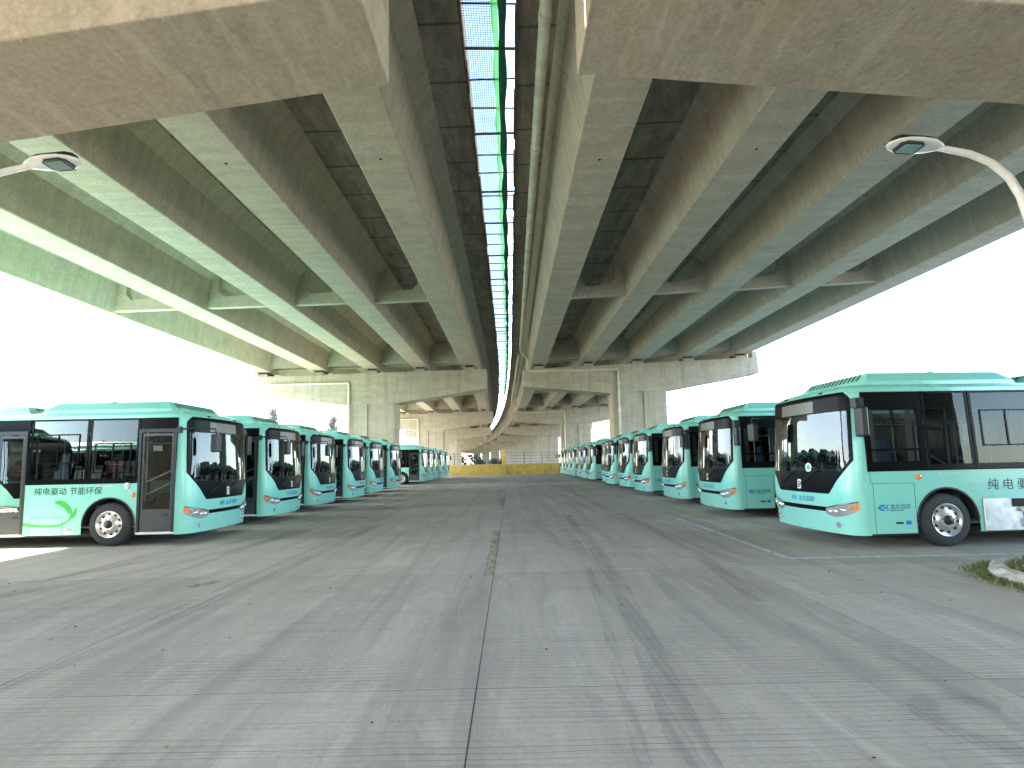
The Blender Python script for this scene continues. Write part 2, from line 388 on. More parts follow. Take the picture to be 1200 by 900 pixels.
jf = MB().box(-0.29 - 6 * SX, -0.29 + 6 * SX, 3.9 - 5 * SY, 3.9 + 17 * SY, -.15, -.003)
jf.build('joint_filler', 'filler', yard)

def ribbon(name, pts, w, mat, z=0.004, label=None):
    v = []; f = []
    for i, p in enumerate(pts):
        p = Vector((p[0], p[1])); d = Vector(pts[min(i + 1, len(pts) - 1)]) - Vector(pts[max(i - 1, 0)]); d = Vector(d[:2]).normalized(); nrm = Vector((-d.y, d.x))
        v += [(p.x + nrm.x * w / 2, p.y + nrm.y * w / 2, z), (p.x - nrm.x * w / 2, p.y - nrm.y * w / 2, z)]
        if i: k = 2 * i; f.append((k - 2, k, k + 1, k - 1) if False else (k - 1, k + 1, k, k - 2))
    return struct(MB().add(v, f).build(name, mat))
ribbon('yellow_lane_dash', [(-.36, 7.6), (-.36, 12.4)], .17, 'yellowline')
ribbon('yellow_lane_dash', [(-.36, 19.5), (-.36, 24)], .17, 'yellowline')
ribbon('yellow_paint_mark', [(-4.62, 7.25), (-4.42, 7.6)], .2, 'yellowline')
ribbon('white_bay_line', [(4.57, 8.44), (11, 8.44)], .10, 'whiteline')
ribbon('white_bay_line', [(4.62, 8.55), (4.72, 15)], .10, 'whiteline')
for (pts, w) in (([(.92, 1.6), (1.0, 2.8), (1.2, 4.6), (1.45, 7), (1.62, 10), (1.75, 16)], .26), ([(.62, 1.6), (.72, 3), (.95, 5.2), (1.2, 8)], .10),
                 ([(-8.5, 5.2), (-7.2, 6.6), (-6.2, 8.6), (-5.6, 11), (-5.2, 15)], .30), ([(-9, 6.2), (-7.6, 7.3), (-6.7, 9.5), (-6.2, 12)], .25),
                 ([(-4.2, 3.0), (-3.9, 5), (-3.75, 8), (-3.7, 14)], .22), ([(2.9, 6), (3.3, 9), (3.5, 13), (3.2, 20)], .22)):
    P = []
    for k in range(len(pts) - 1):
        for q in range(6): P.append((pts[k][0] + (pts[k + 1][0] - pts[k][0]) * q / 6, pts[k][1] + (pts[k + 1][1] - pts[k][1]) * q / 6))
    P.append(pts[-1]); ribbon('tyre_mark', P, w, 'skid', .003 + .001 * random.random())
ribbon('tyre_mark', [(2.98 + .32 * cos(a * .2), 3.3 + .30 * sin(a * .2)) for a in range(3, 26)], .16, 'skid', .0045)

# ------------------------------------------------------------------ viaduct
PIERS = [-24.7, 5.8, 36.3, 66.6, 97.0, 127.5, 158.0, 188.5, 219.0, 249.5, 280.0]
def bend(y): return -.00045 * max(0.0, y - 30) ** 2
LC = [-2.88, -6.46, -9.98, -13.85, -17.95]; RC = [2.23, 5.88, 9.50, 13.20, 17.02]
def zb(side, x):                # girder soffit height with the decks' crossfall
    return 8.77 + .0145 * (x + 2.9) if side < 0 else 8.74 + .033 * (x - 2.2)
GD = 1.75
SLOT = {-1: -0.85, 1: 0.34}; EDGE = {-1: -20.0, 1: 19.1}
def ysamples(a, b, n): return [a + (b - a) * k / n for k in range(n + 1)]
deck = {}
for side, C, nm in ((-1, LC, 'left'), (1, RC, 'right')):
    D = empty('viaduct_deck', (0, 36.3, 10.5)); deck[side] = D
    tag(D, 'concrete viaduct deck on box girders, %s' % ('left of the open slot' if side < 0 else 'right of the open slot'), 'viaduct deck', 'twin viaduct decks overhead')
    def put(mb, name, mat, fix=True):
        o = mb.build(name, mat, D); o.matrix_parent_inverse = Matrix.Translation((0, -36.3, -10.5))
        return fixn(o) if fix else o
    for si in range(len(PIERS) - 1):
        a, b = PIERS[si], PIERS[si + 1]; n = 2 if si < 2 else 6
        for x in C:
            z0 = zb(side, x); prof = [(-.57, 0.03), (-.54, 0), (.54, 0), (.57, 0.03), (.80, 1.32), (1.18, GD + .02), (-1.18, GD + .02), (-.80, 1.32)]
            mb = MB()
            mb.loft([[(x + bend(y) + px, y, z0 + pz) for px, pz in prof] for y in ysamples(a + .06, b - .06, n)])
            put(mb, 'girder', 'girder')
            if si == 1:
                hb = MB().lathe([(.001, 0), (.035, 0), (.035, -.006), (.001, -.006)], 'Z', (x + .02 * random.random(), 10.9 + .2 * random.random(), z0 - .0005), 10)
                put(hb, 'drain_hole', 'under')
        # deck slab with kerb edges
        xi, xo = SLOT[side], EDGE[side]
        mb = MB()
        poly = lambda y: [(xi + bend(y), y, zb(side, xi) + GD), (xo + bend(y), y, zb(side, xo) + GD), (xo + bend(y), y, zb(side, xo) + GD + .27), (xi + bend(y), y, zb(side, xi) + GD + .27)]
        mb.loft([poly(y) for y in ysamples(a + .03, b - .03, n)])
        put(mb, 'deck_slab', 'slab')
        for xe, w in ((xi, .30), (xo, .35)):
            sg = 1 if xe == xi else -1; xa = xe + (0.02 if side * sg > 0 else -.02); xb = xa + side * sg * w
            mb = MB()
            mb.loft([[(xa + bend(y), y, zb(side, xe) + GD + .275), (xb + bend(y), y, zb(side, xe) + GD + .275), (xb - side * sg * .1 + bend(y), y, zb(side, xe) + GD + (1.5 if xe == xi else 1.2)), (xa + bend(y), y, zb(side, xe) + GD + (1.5 if xe == xi else 1.2))] for y in ysamples(a + .03, b - .03, n)])
            put(mb, 'parapet', 'wall_far')  # unseen from below; inner parapet made taller to block sun through the slot
        # ragged steel edge strip along the slot
        mb = MB()
        ye = xi + (-.0 if side < 0 else 0)
        for y in ysamples(a, b, 40)[:-1] if si < 4 else []:
            yl = y + (b - a) / 40; e = .035 + .05 * random.random(); zz = zb(side, xi) + GD
            x0_, x1_ = (xi + .003, xi + e) if side < 0 else (xi - e, xi - .003)
            mb.box(x0_ + bend(y), x1_ + bend(y), y + .01, yl, zz - .05 - .04 * random.random(), zz + .12 + .08 * random.random())
        if mb.v: put(mb, 'edge_strip', 'rust', False)
        # cross diaphragms: middle (opened at the top) and ends (full depth)
        for yc, full in (((a + b) / 2 + .4, False), (a + .45, True), (b - .45, True)):
            if (si == 0 and yc < -3) or si > 4: continue
            for k in range(4):
                xl, xr = sorted((C[k], C[k + 1])); zl, zr = zb(side, xl), zb(side, xr); sh = bend(yc)
                if full:
                    pl = [(xl + sh + .60, zl + .30), (xr + sh - .60, zr + .30), (xr + sh - .9, zr + GD + .01), (xl + sh + .9, zl + GD + .01)]
                else:
                    ul, ur = xl + sh + .57, xr + sh - .57; zt = GD + .01
                    pl = [(ul - .02, zl + .12), (ur + .02, zr + .12), (ur - .2, zr + zt), (ur - .52, zr + zt), (ur - .52, zr + .86), (ur - .74, zr + .62), (ul + .74, zl + .62), (ul + .52, zl + .86), (ul + .52, zl + zt), (ul + .2, zl + zt)]
                mb = MB(); mb.prism(pl, 1, yc - .13, yc + .13)
                put(mb, 'diaphragm', 'girder')

PIPE_X = {}
GP = 'piers in the rows under the viaduct'
rown = ['behind the camera', 'with its brown cap looming overhead at the top of the picture', 'with its cap across the middle distance', 'beside the yellow wall', 'first in line beyond the yellow wall', 'third in line beyond the yellow wall', 'fourth in line beyond the yellow wall', 'fifth in line beyond the yellow wall', 'sixth in line beyond the yellow wall', 'seventh and farthest beyond the yellow wall', 'x']
for pi_, py in enumerate(PIERS):
    for side in (-1, 1):
        sh = bend(py); nm = 'left' if side < 0 else 'right'
        xin, xout = (-1.60, -18.62) if side < 0 else (1.05, 18.2)
        ci, co = (-8.15, -11.82) if side < 0 else (7.45, 11.5)
        P = empty('bridge_pier', ((ci + co) / 2 + sh, py, 0))
        tag(P, '%s concrete T pier %s' % (nm, rown[pi_]), 'bridge pier', GP)
        inv = Matrix.Translation((-(ci + co) / 2 - sh, -py, 0))
        def put(o): o.matrix_parent_inverse = inv; return o
        top = lambda x: zb(side, x) - .33
        tipz = 7.03 if side < 0 else 7.12
        sl = .130
        til = .0145 if side < 0 else .033
        bz = lambda x: tipz + til * (x - xin)
        cz = [bz(ci) - sl * abs(ci - xin), bz(co) - sl * abs(ci - xin)]
        tz = bz(xout) - sl * abs(ci - xin) + sl * abs(co - xout)
        # upper half of the cap, then the haunched lower half a little narrower (the casting joint shows)
        zj = lambda x: bz(x) - .02
        mb = MB()
        up = [(xin + sh, zj(xin)), (xout + sh, tz + .02), (xout + sh, top(xout)), (xin + sh, top(xin))]
        mb.prism(up, 1, py - .74, py + .74)
        c1 = put(bev(mb.build('cap', ['cap' if pi_ == 1 else 'pier'], P), .025, 2))
        mb = MB()
        lw = [(xin + side * .03 + sh, zj(xin) + .01), (ci + sh, cz[0]), (co + sh, cz[1]), (xout - side * .06 + sh, tz + .035), (xout - side * .06 + sh, tz + .3), (xin + side * .03 + sh, zj(xin) + .2)]
        mb.prism(lw, 1, py - .715, py + .715)
        put(bev(mb.build('cap_haunch', ['cap' if pi_ == 1 else 'pier'], P), .02, 2))
        if pi_ == 1:                 # spalled arris where the near face meets the soffit
            mb = MB(); x_ = .15
            while x_ < 7.5:
                w_ = random.uniform(.03, .16); hh_ = random.uniform(.008, .03); xc_ = (xin + side * x_); zc_ = bz(xc_) - sl * x_ + .012
                q = [(xc_ + sh - w_ / 2, py - .715, zc_), (xc_ + sh + w_ / 2, py - .715, zc_), (xc_ + sh + w_ * .2, py - .715 - hh_ * .5, zc_ + hh_), (xc_ + sh, py - .70 + hh_, zc_ - hh_ * .9), (xc_ + sh - w_ * .3, py - .69 + hh_, zc_ - hh_ * .6)]
                mb.add(q, [(0, 1, 2), (0, 3, 1), (0, 4, 3), (1, 3, 2), (0, 2, 4), (2, 3, 4)]); x_ += w_ * random.uniform(.8, 2.2)
            put(mb.build('spalled_edge', 'cap', P))['kind'] = 'stuff'
        mb = MB(); mb.box(xout - side * .05 + sh, xout - side * .40 + sh, py - .70, py + .70, top(xout) - .01, top(xout) + .42)
        put(fixn(mb.build('end_block', 'pier', P)))
        # column with two sunk grooves on the near and far faces
        mb = MB(); xa, xb = min(ci, co) + sh, max(ci, co) + sh; w = xb - xa; zt = max(cz) + .05; d = .66; gd = .09
        g1, g2, g3, g4 = xa + w * .42, xa + w * .48, xa + w * .53, xa + w * .58
        pl = [(xa + .12, py - d), (g1, py - d), (g1 + .02, py - d + gd), (g4 - .02, py - d + gd), (g4, py - d), (xb - .12, py - d), (xb, py - d + .12), (xb, py + d - .12),
              (xb - .12, py + d), (g4, py + d), (g4 - .02, py + d - gd), (g1 + .02, py + d - gd), (g1, py + d), (xa + .12, py + d), (xa, py + d - .12), (xa, py - d + .12)]
        mb.prism(pl, 2, -.1, zt)
        put(fixn(mb.build('column', 'pier', P)))
        for x in (LC if side < 0 else RC):
            for dy in (-.42, .42) if pi_ < 6 else ():
                mb = MB(); mb.box(x - .36 + sh, x + .36 + sh, py + dy - .22, py + dy + .22, zb(side, x) - .34, zb(side, x) - .14)
                o = put(fixn(mb.build('plinth', 'pier', P)))
                mb = MB(); mb.box(x - .28 + sh, x + .28 + sh, py + dy - .19, py + dy + .19, zb(side, x) - .14, zb(side, x) + .002)
                put(fixn(mb.build('bearing', 'bearing', P)))
        # drain pipe along the cap and down the column
        yf = py - .74 - .09
        if pi_ in (2, 3):
            if side > 0:
                zc = 8.22; xd = 7.95 + sh
                pts = [(1.42 + sh, yf, zc + .5), (1.42 + sh, yf, zc + .06), (1.5 + sh, yf, zc), (xd - .08, yf, zc), (xd, yf, zc - .08), (xd, yf, 0)]
            else:
                zc = 7.62; xd = -11.55 + sh
                pts = [(-18.3 + sh, yf, zc - .05), (xd - .08, yf, zc), (xd, yf, zc - .08), (xd, yf, 0)]
            mb = MB(); mb.tube(pts, .075, 10)
            o = put(mb.build('drain_pipe', 'pvc', P))
            mb = MB()
            for zz in (zc - .9, zc - 2.9, zc - 4.9):
                mb.tube([(xd, yf, zz), (xd, yf, zz - .18)], .10, 10)
            q = mb.build('pipe_coupling', 'pvc', o)

# long drain pipe slung under the right slab beside the slot
def pipe_run(pts, r):
    P = empty('drain_pipe', pts[0])
    inv = Matrix.Translation(-Vector(pts[0]))
    o = MB().tube(pts, r, 12).build('pipe', 'pvc', P); o.matrix_parent_inverse = inv
    L = Vector(pts[1]) - Vector(pts[0]); n = int(L.length / 3.9)
    for k in range(1, n + 1):
        a = Vector(pts[0]) + L.normalized() * (k * 3.9 - 1.4)
        c = MB().tube([a - L.normalized() * .08, a + L.normalized() * .08], r + .016, 12).build('coupling', 'pvc', P); c.matrix_parent_inverse = inv
        hgr = MB().box(a.x - .015, a.x + .015, a.y + .3, a.y + .34, a.z, 10.45).build('hanger', 'steel', P); hgr.matrix_parent_inverse = inv
    return P
tag(pipe_run([(.80, 6.0, 9.95), (.90, 34.3, 9.75), (.95, 34.9, 9.5), (1.38, 35.42, 9.15), (1.42, 35.47, 8.7)], .115), 'long cream plastic drain pipe slung beside the slot, nearest length overhead', 'drain pipe', 'drain pipes under the deck')
tag(pipe_run([(.82, 37.4, 9.8), (.35, 64.6, 9.7), (.45, 65.2, 9.4), (.82, 65.72, 9.1), (.82, 65.77, 8.7)], .115), 'cream plastic drain pipe beyond the second pier cap, farther length', 'drain pipe', 'drain pipes under the deck')

# safety net over the slot between the decks
N = empty('safety_net', (-.25, 36, 10.6)); tag(N, 'green and grey debris net with crossbars strung over the slot between decks', 'safety net')
inv = Matrix.Translation((.25, -36, -10.6))
def putn(o): o.matrix_parent_inverse = inv; return o
y = 4.0; k = 0
while y < 65.5:
    mb = MB(); b = bend(y); zz = 10.66 + .04 * (k % 3)
    mb.tube([(-.84 + b, y, zz), (.33 + b, y + random.uniform(-.04, .04), zz)], .020 if k % 3 else .032, 6)
    putn(mb.build('crossbar', 'steel', N))
    y += random.choice((.95, .98, 1.0, .32, .95, 1.02, .9)); k += 1
mb = MB(); y = 3.0
nx = [-.82 + .052 * i for i in range(13)]
while y < 65.8:
    b = bend(y); sg = .05 * sin(y * 3.1)
    mb.add([(nx[0] + b, y, 10.78), (nx[-1] + b, y, 10.74), (nx[-1] + b, y + .011, 10.74), (nx[0] + b, y + .011, 10.78)], [(0, 1, 2, 3)]); y += .055
for x in nx:
    for ya in range(3, 66, 3):
        b0, b1 = bend(ya), bend(ya + 3)
        mb.add([(x + b0, ya, 10.765), (x + .009 + b0, ya, 10.765), (x + .009 + b1, ya + 3, 10.765), (x + b1, ya + 3, 10.765)], [(0, 1, 2, 3)])
o = putn(mb.build('net_mesh', 'netgrey', N)); o['kind'] = 'stuff'
mb = MB()
pts = []
for i in range(126):
    y = 3 + i * .5; pts.append((.00 + bend(y) + .012 * sin(i * 1.7) + .01 * sin(i * .6), y, 10.60 + .03 * sin(i * .9)))
mb.tube(pts, [.085 + .018 * sin(i * 1.3) for i in range(126)], 8)
putn(mb.build('rolled_net', 'netgreen', N))
mb = MB()
for i in range(125):
    y = 3 + i * .5; e = -.20 + .025 * sin(i * 1.9); e2 = -.20 + .025 * sin((i + 1) * 1.9); b = bend(y); b2 = bend(y + .5)
    mb.add([(e + b, y, 10.70), (-.07 + b, y, 10.66), (-.07 + b2, y + .5, 10.66), (e2 + b2, y + .5, 10.70)], [(0, 1, 2, 3)])
m_, nt_, out_ = newmat('net_green_film'); h = NT(nt_); tr = h.n('ShaderNodeBsdfTransparent'); tr.inputs[0].default_value = (.12, .30, .13, 1)
tl = h.n('ShaderNodeBsdfTranslucent'); tl.inputs[0].default_value = (.10, .30, .06, 1)
mx = h.n('ShaderNodeMixShader'); mx.inputs[0].default_value = .55; h.link(tr.outputs[0], mx.inputs[1]); h.link(tl.outputs[0], mx.inputs[2]); h.link(mx.outputs[0], out_.inputs[0]); M['film'] = m_
putn(mb.build('net_border', 'film', N))
m_, nt_, out_ = newmat('net_dimming_tint'); h = NT(nt_); tr = h.n('ShaderNodeBsdfTransparent'); tr.inputs[0].default_value = (.46, .45, .39, 1); h.link(tr.outputs[0], out_.inputs[0]); M['netdim'] = m_  # see-through tint that darkens the sky seen through the net
mb = MB()
for i in range(125):
    y = 3 + i * .5; b = bend(y); b2 = bend(y + .5)
    mb.add([(-.835 + b, y, 10.80), (-.20 + b, y, 10.79), (-.20 + b2, y + .5, 10.79), (-.835 + b2, y + .5, 10.80)], [(0, 1, 2, 3)])
putn(mb.build('net_dimming_sheet', 'netdim', N))  # tinted sheet added above the net mesh to dim the sky

# ------------------------------------------------------------------ bus
HW = 1.25
def hw(z): return HW if z < 1.4 else HW - .055 * (z - 1.4) / 1.5
def rake(z):
    if z < 1.0: return -.05 * (1.0 - z) / .75
    if z < 2.85: return -.05 * (z - 1.0)
    return -.0925 - 1.1 * (z - 2.85)
def F(u, z, off=0.0):
    """front shell: u -1..1 runs round the nose from side to side; off lifts along the outward normal"""
    def pt(u):
        t = abs(u); sg = 1 if u >= 0 else -1
        if t <= .72: yy = t / .72 * .92; x = .33 + .09 * (1 - (yy / .92) ** 2)
        else:
            a = min(1, (t - .72) / .28) * pi / 2; yy = .92 + (HW - .92) * sin(a); x = .33 * cos(a)
        return Vector((x, sg * yy))
    p = pt(u); q0 = pt(max(-1, u - .01)); q1 = pt(min(1, u + .01)); d = (q1 - q0).normalized(); nrm = Vector((d.y, -d.x))
    if nrm.x < 0 and abs(u) < .9: nrm = -nrm
    if abs(u) >= .9 and nrm.y * u < 0: nrm = -nrm
    p = p + nrm * off; k = hw(z) / HW
    return (p.x + rake(z), p.y * k, z)
def wmask(z):
    if z < .97: return 0
    if z < 1.60: return .60 + (.90 - .60) * ((z - .97) / .63) ** .85
    if z < 2.72: return .90
    return .90 - .07 * ((z - 2.72) / .16) ** 2
def strip_rows(mb, zs, lo, hi, nu, mi, off=0.0, smooth=True):
    rows = []
    for z in zs:
        a, b = lo(z), hi(z); rows.append([F(a + (b - a) * i / nu, z, off) for i in range(nu + 1)])
    mb.loft(rows, mi, smooth, caps=False, closed=False)
def frange(a, b, n): return [a + (b - a) * i / n for i in range(n + 1)]
AX = (-1.52, -6.70); ZW = .485; RA = .60
REAR = -10.05
DOOR1 = (-.06, -.90); DOOR2 = (-3.42, -4.72)
RP = [(-.93, -2.05), (-2.07, -3.38), (-4.75, -6.0), (-6.02, -7.3), (-7.32, -8.6), (-8.62, -9.9)]         # panes, door side
LP = [(-1.24, -2.14), (-2.16, -3.5), (-3.52, -4.9), (-4.92, -6.3), (-6.32, -7.7), (-7.72, -9.0), (-9.02, -9.9)]
Z0, ZB, ZT, ZE = .27, 1.40, 2.86, 2.93
def bottom(x):
    z = Z0
    for a in AX:
        if abs(x - a) < RA: z = max(z, ZW + sqrt(max(0, RA * RA - (x - a) ** 2)) * 1.0)
    return z
def side_mesh(mb, sg, gaps):
    """lower side panel with the wheel arches cut out, plus the eave strip"""
    xs = set(frange(0, REAR, 40))
    for a in AX:
        for i in range(17): xs.add(a + RA * cos(pi * i / 16))
    for a, b in gaps: xs.add(a); xs.add(b)
    xs = sorted(xs, reverse=True)
    for x0, x1 in zip(xs, xs[1:]):
        xm = (x0 + x1) / 2
        if any(b < xm < a for a, b in gaps): continue
        b0, b1 = bottom(x0), bottom(x1)
        if abs(xm - AX[0]) < RA or abs(xm - AX[1]) < RA: b0 = max(b0, ZW + .0); b1 = max(b1, ZW + .0)
        y = sg * HW
        q = [(x0, y, b0), (x1, y, b1), (x1, y, ZB), (x0, y, ZB)]
        mb.add(q if sg < 0 else q[::-1], [(0, 1, 2, 3) if sg < 0 else (0, 1, 2, 3)])
        # arch and sill return
        q = [(x0, y, b0), (x1, y, b1), (x1, y - sg * .10, b1), (x0, y - sg * .10, b0)]
        mb.add(q, [(0, 1, 2, 3)])
    y0, y1 = sg * hw(ZT), sg * hw(ZE)
    mb.add([(0 + rake(ZT), y0, ZT), (REAR, y0, ZT), (REAR, y1, ZE), (0 + rake(ZE), y1, ZE)], [(0, 1, 2, 3)])

def text_obj(body, size, mat, name, shear=0.0, ext=0.002):
    cu = bpy.data.curves.new(name, 'FONT'); cu.body = body; cu.size = size; cu.extrude = ext; cu.shear = shear; cu.resolution_u = 2
    o = bpy.data.objects.new(name, cu); COL.objects.link(o)
    dg = bpy.context.evaluated_depsgraph_get()
    me = bpy.data.meshes.new_from_object(o.evaluated_get(dg)); bpy.data.objects.remove(o); bpy.data.curves.remove(cu)
    me.materials.clear(); me.materials.append(M[mat])
    return me
def on_side(name, me, sg, x, z, parent):
    """stands a flat mesh up on a bus side so that it reads from outside"""
    o = bpy.data.objects.new(name, me); COL.objects.link(o); o.parent = parent
    if sg < 0: o.rotation_euler = (pi / 2, 0, 0); o.location = (x, -HW - .003, z)
    else: o.rotation_euler = (pi / 2, 0, pi); o.location = (x, HW + .003, z)
    return o
def flat(polys, ext=.003):
    mb = MB()
    for p, mi in polys: mb.prism(p, 2, 0, ext + .0008 * mi, mi)
    return mb
def logo_mesh():
    """two blue wave strokes and a curl, like the operator's mark"""
    def arc(cx, cy, r0, r1, a0, a1, n=12, ys=1.0):
        o = [(cx + r0 * cos(a0 + (a1 - a0) * i / n), cy + ys * r0 * sin(a0 + (a1 - a0) * i / n)) for i in range(n + 1)]
        t = [(cx + (r0 + (r1 - r0) * sin(pi * i / n)) * cos(a0 + (a1 - a0) * i / n), cy + ys * (r0 + (r1 - r0) * sin(pi * i / n)) * sin(a0 + (a1 - a0) * i / n)) for i in range(n, -1, -1)]
        return o + t[1:-1]
    mb = MB()
    wedge = [(-.10, .0), (-.04, .05), (.05, .055), (.02, .035), (-.03, .022), (-.045, 0), (-.03, -.022), (.02, -.035), (.05, -.055), (-.04, -.05)]
    mb.prism(wedge, 2, 0, .003, 0)
    mb.prism([(-.02, .004), (.0, .02), (.06, .022), (.085, .045), (.06, .052), (.095, .055), (.10, .035), (.075, .004), (.10, -.025), (.09, -.05), (.05, -.052), (.08, -.04), (.06, -.016), (.0, -.014)], 2, 0, .0034, 1)
    return fixme(mb.mesh('logo', ['blue', 'bluet']))
def fixme(me):
    import bmesh
    bm = bmesh.new(); bm.from_mesh(me); bmesh.ops.recalc_face_normals(bm, faces=bm.faces); bm.to_mesh(me); bm.free(); return me
def leaf_mesh():
    mb = MB()
    def stroke(pts, ws, mi=0):
        v = []; f = []
        for i, p in enumerate(pts):
            p = Vector(p); d = Vector(pts[min(i + 1, len(pts) - 1)]) - Vector(pts[max(i - 1, 0)]); d.normalize(); n = Vector((-d.y, d.x)) * ws[i]
            v += [(p.x + n.x, p.y + n.y, .002 + .0004 * mi), (p.x - n.x, p.y - n.y, .002 + .0004 * mi)]
            if i: f.append((2 * i - 2, 2 * i - 1, 2 * i + 1, 2 * i))
        mb.add(v, f)
    def sm(pts, n=8):
        out = []
        for i in range(len(pts) - 1):
            p0, p1, p2, p3 = [Vector(pts[max(0, min(len(pts) - 1, i + k))]) for k in (-1, 0, 1, 2)]
            for q in range(n):
                t = q / n; out.append(tuple(.5 * ((2 * p1) + (p2 - p0) * t + (2 * p0 - 5 * p1 + 4 * p2 - p3) * t * t + (3 * p1 - p0 - 3 * p2 + p3) * t ** 3)))
        out.append(tuple(pts[-1])); return out
    a = sm([(-1.02, .10), (-.72, .065), (-.42, .05), (-.15, .085), (.02, .20), (.055, .36), (.0, .47), (-.10, .54)])
    stroke(a, [.030 - .022 * i / len(a) for i in range(len(a))])
    b = sm([(.01, .31), (-.06, .47), (-.20, .56), (-.33, .58)]); stroke(b, [.002 + .060 * sin(pi * min(1, i / len(b) * 1.0)) ** .8 for i in range(len(b))], 1)
    c_ = sm([(.06, .20), (.10, .27), (.13, .36), (.16, .45)]); stroke(c_, [.002 + .034 * sin(pi * i / len(c_)) for i in range(len(c_))], 1)
    return mb.mesh('leaf_graphic', ['leaf'])

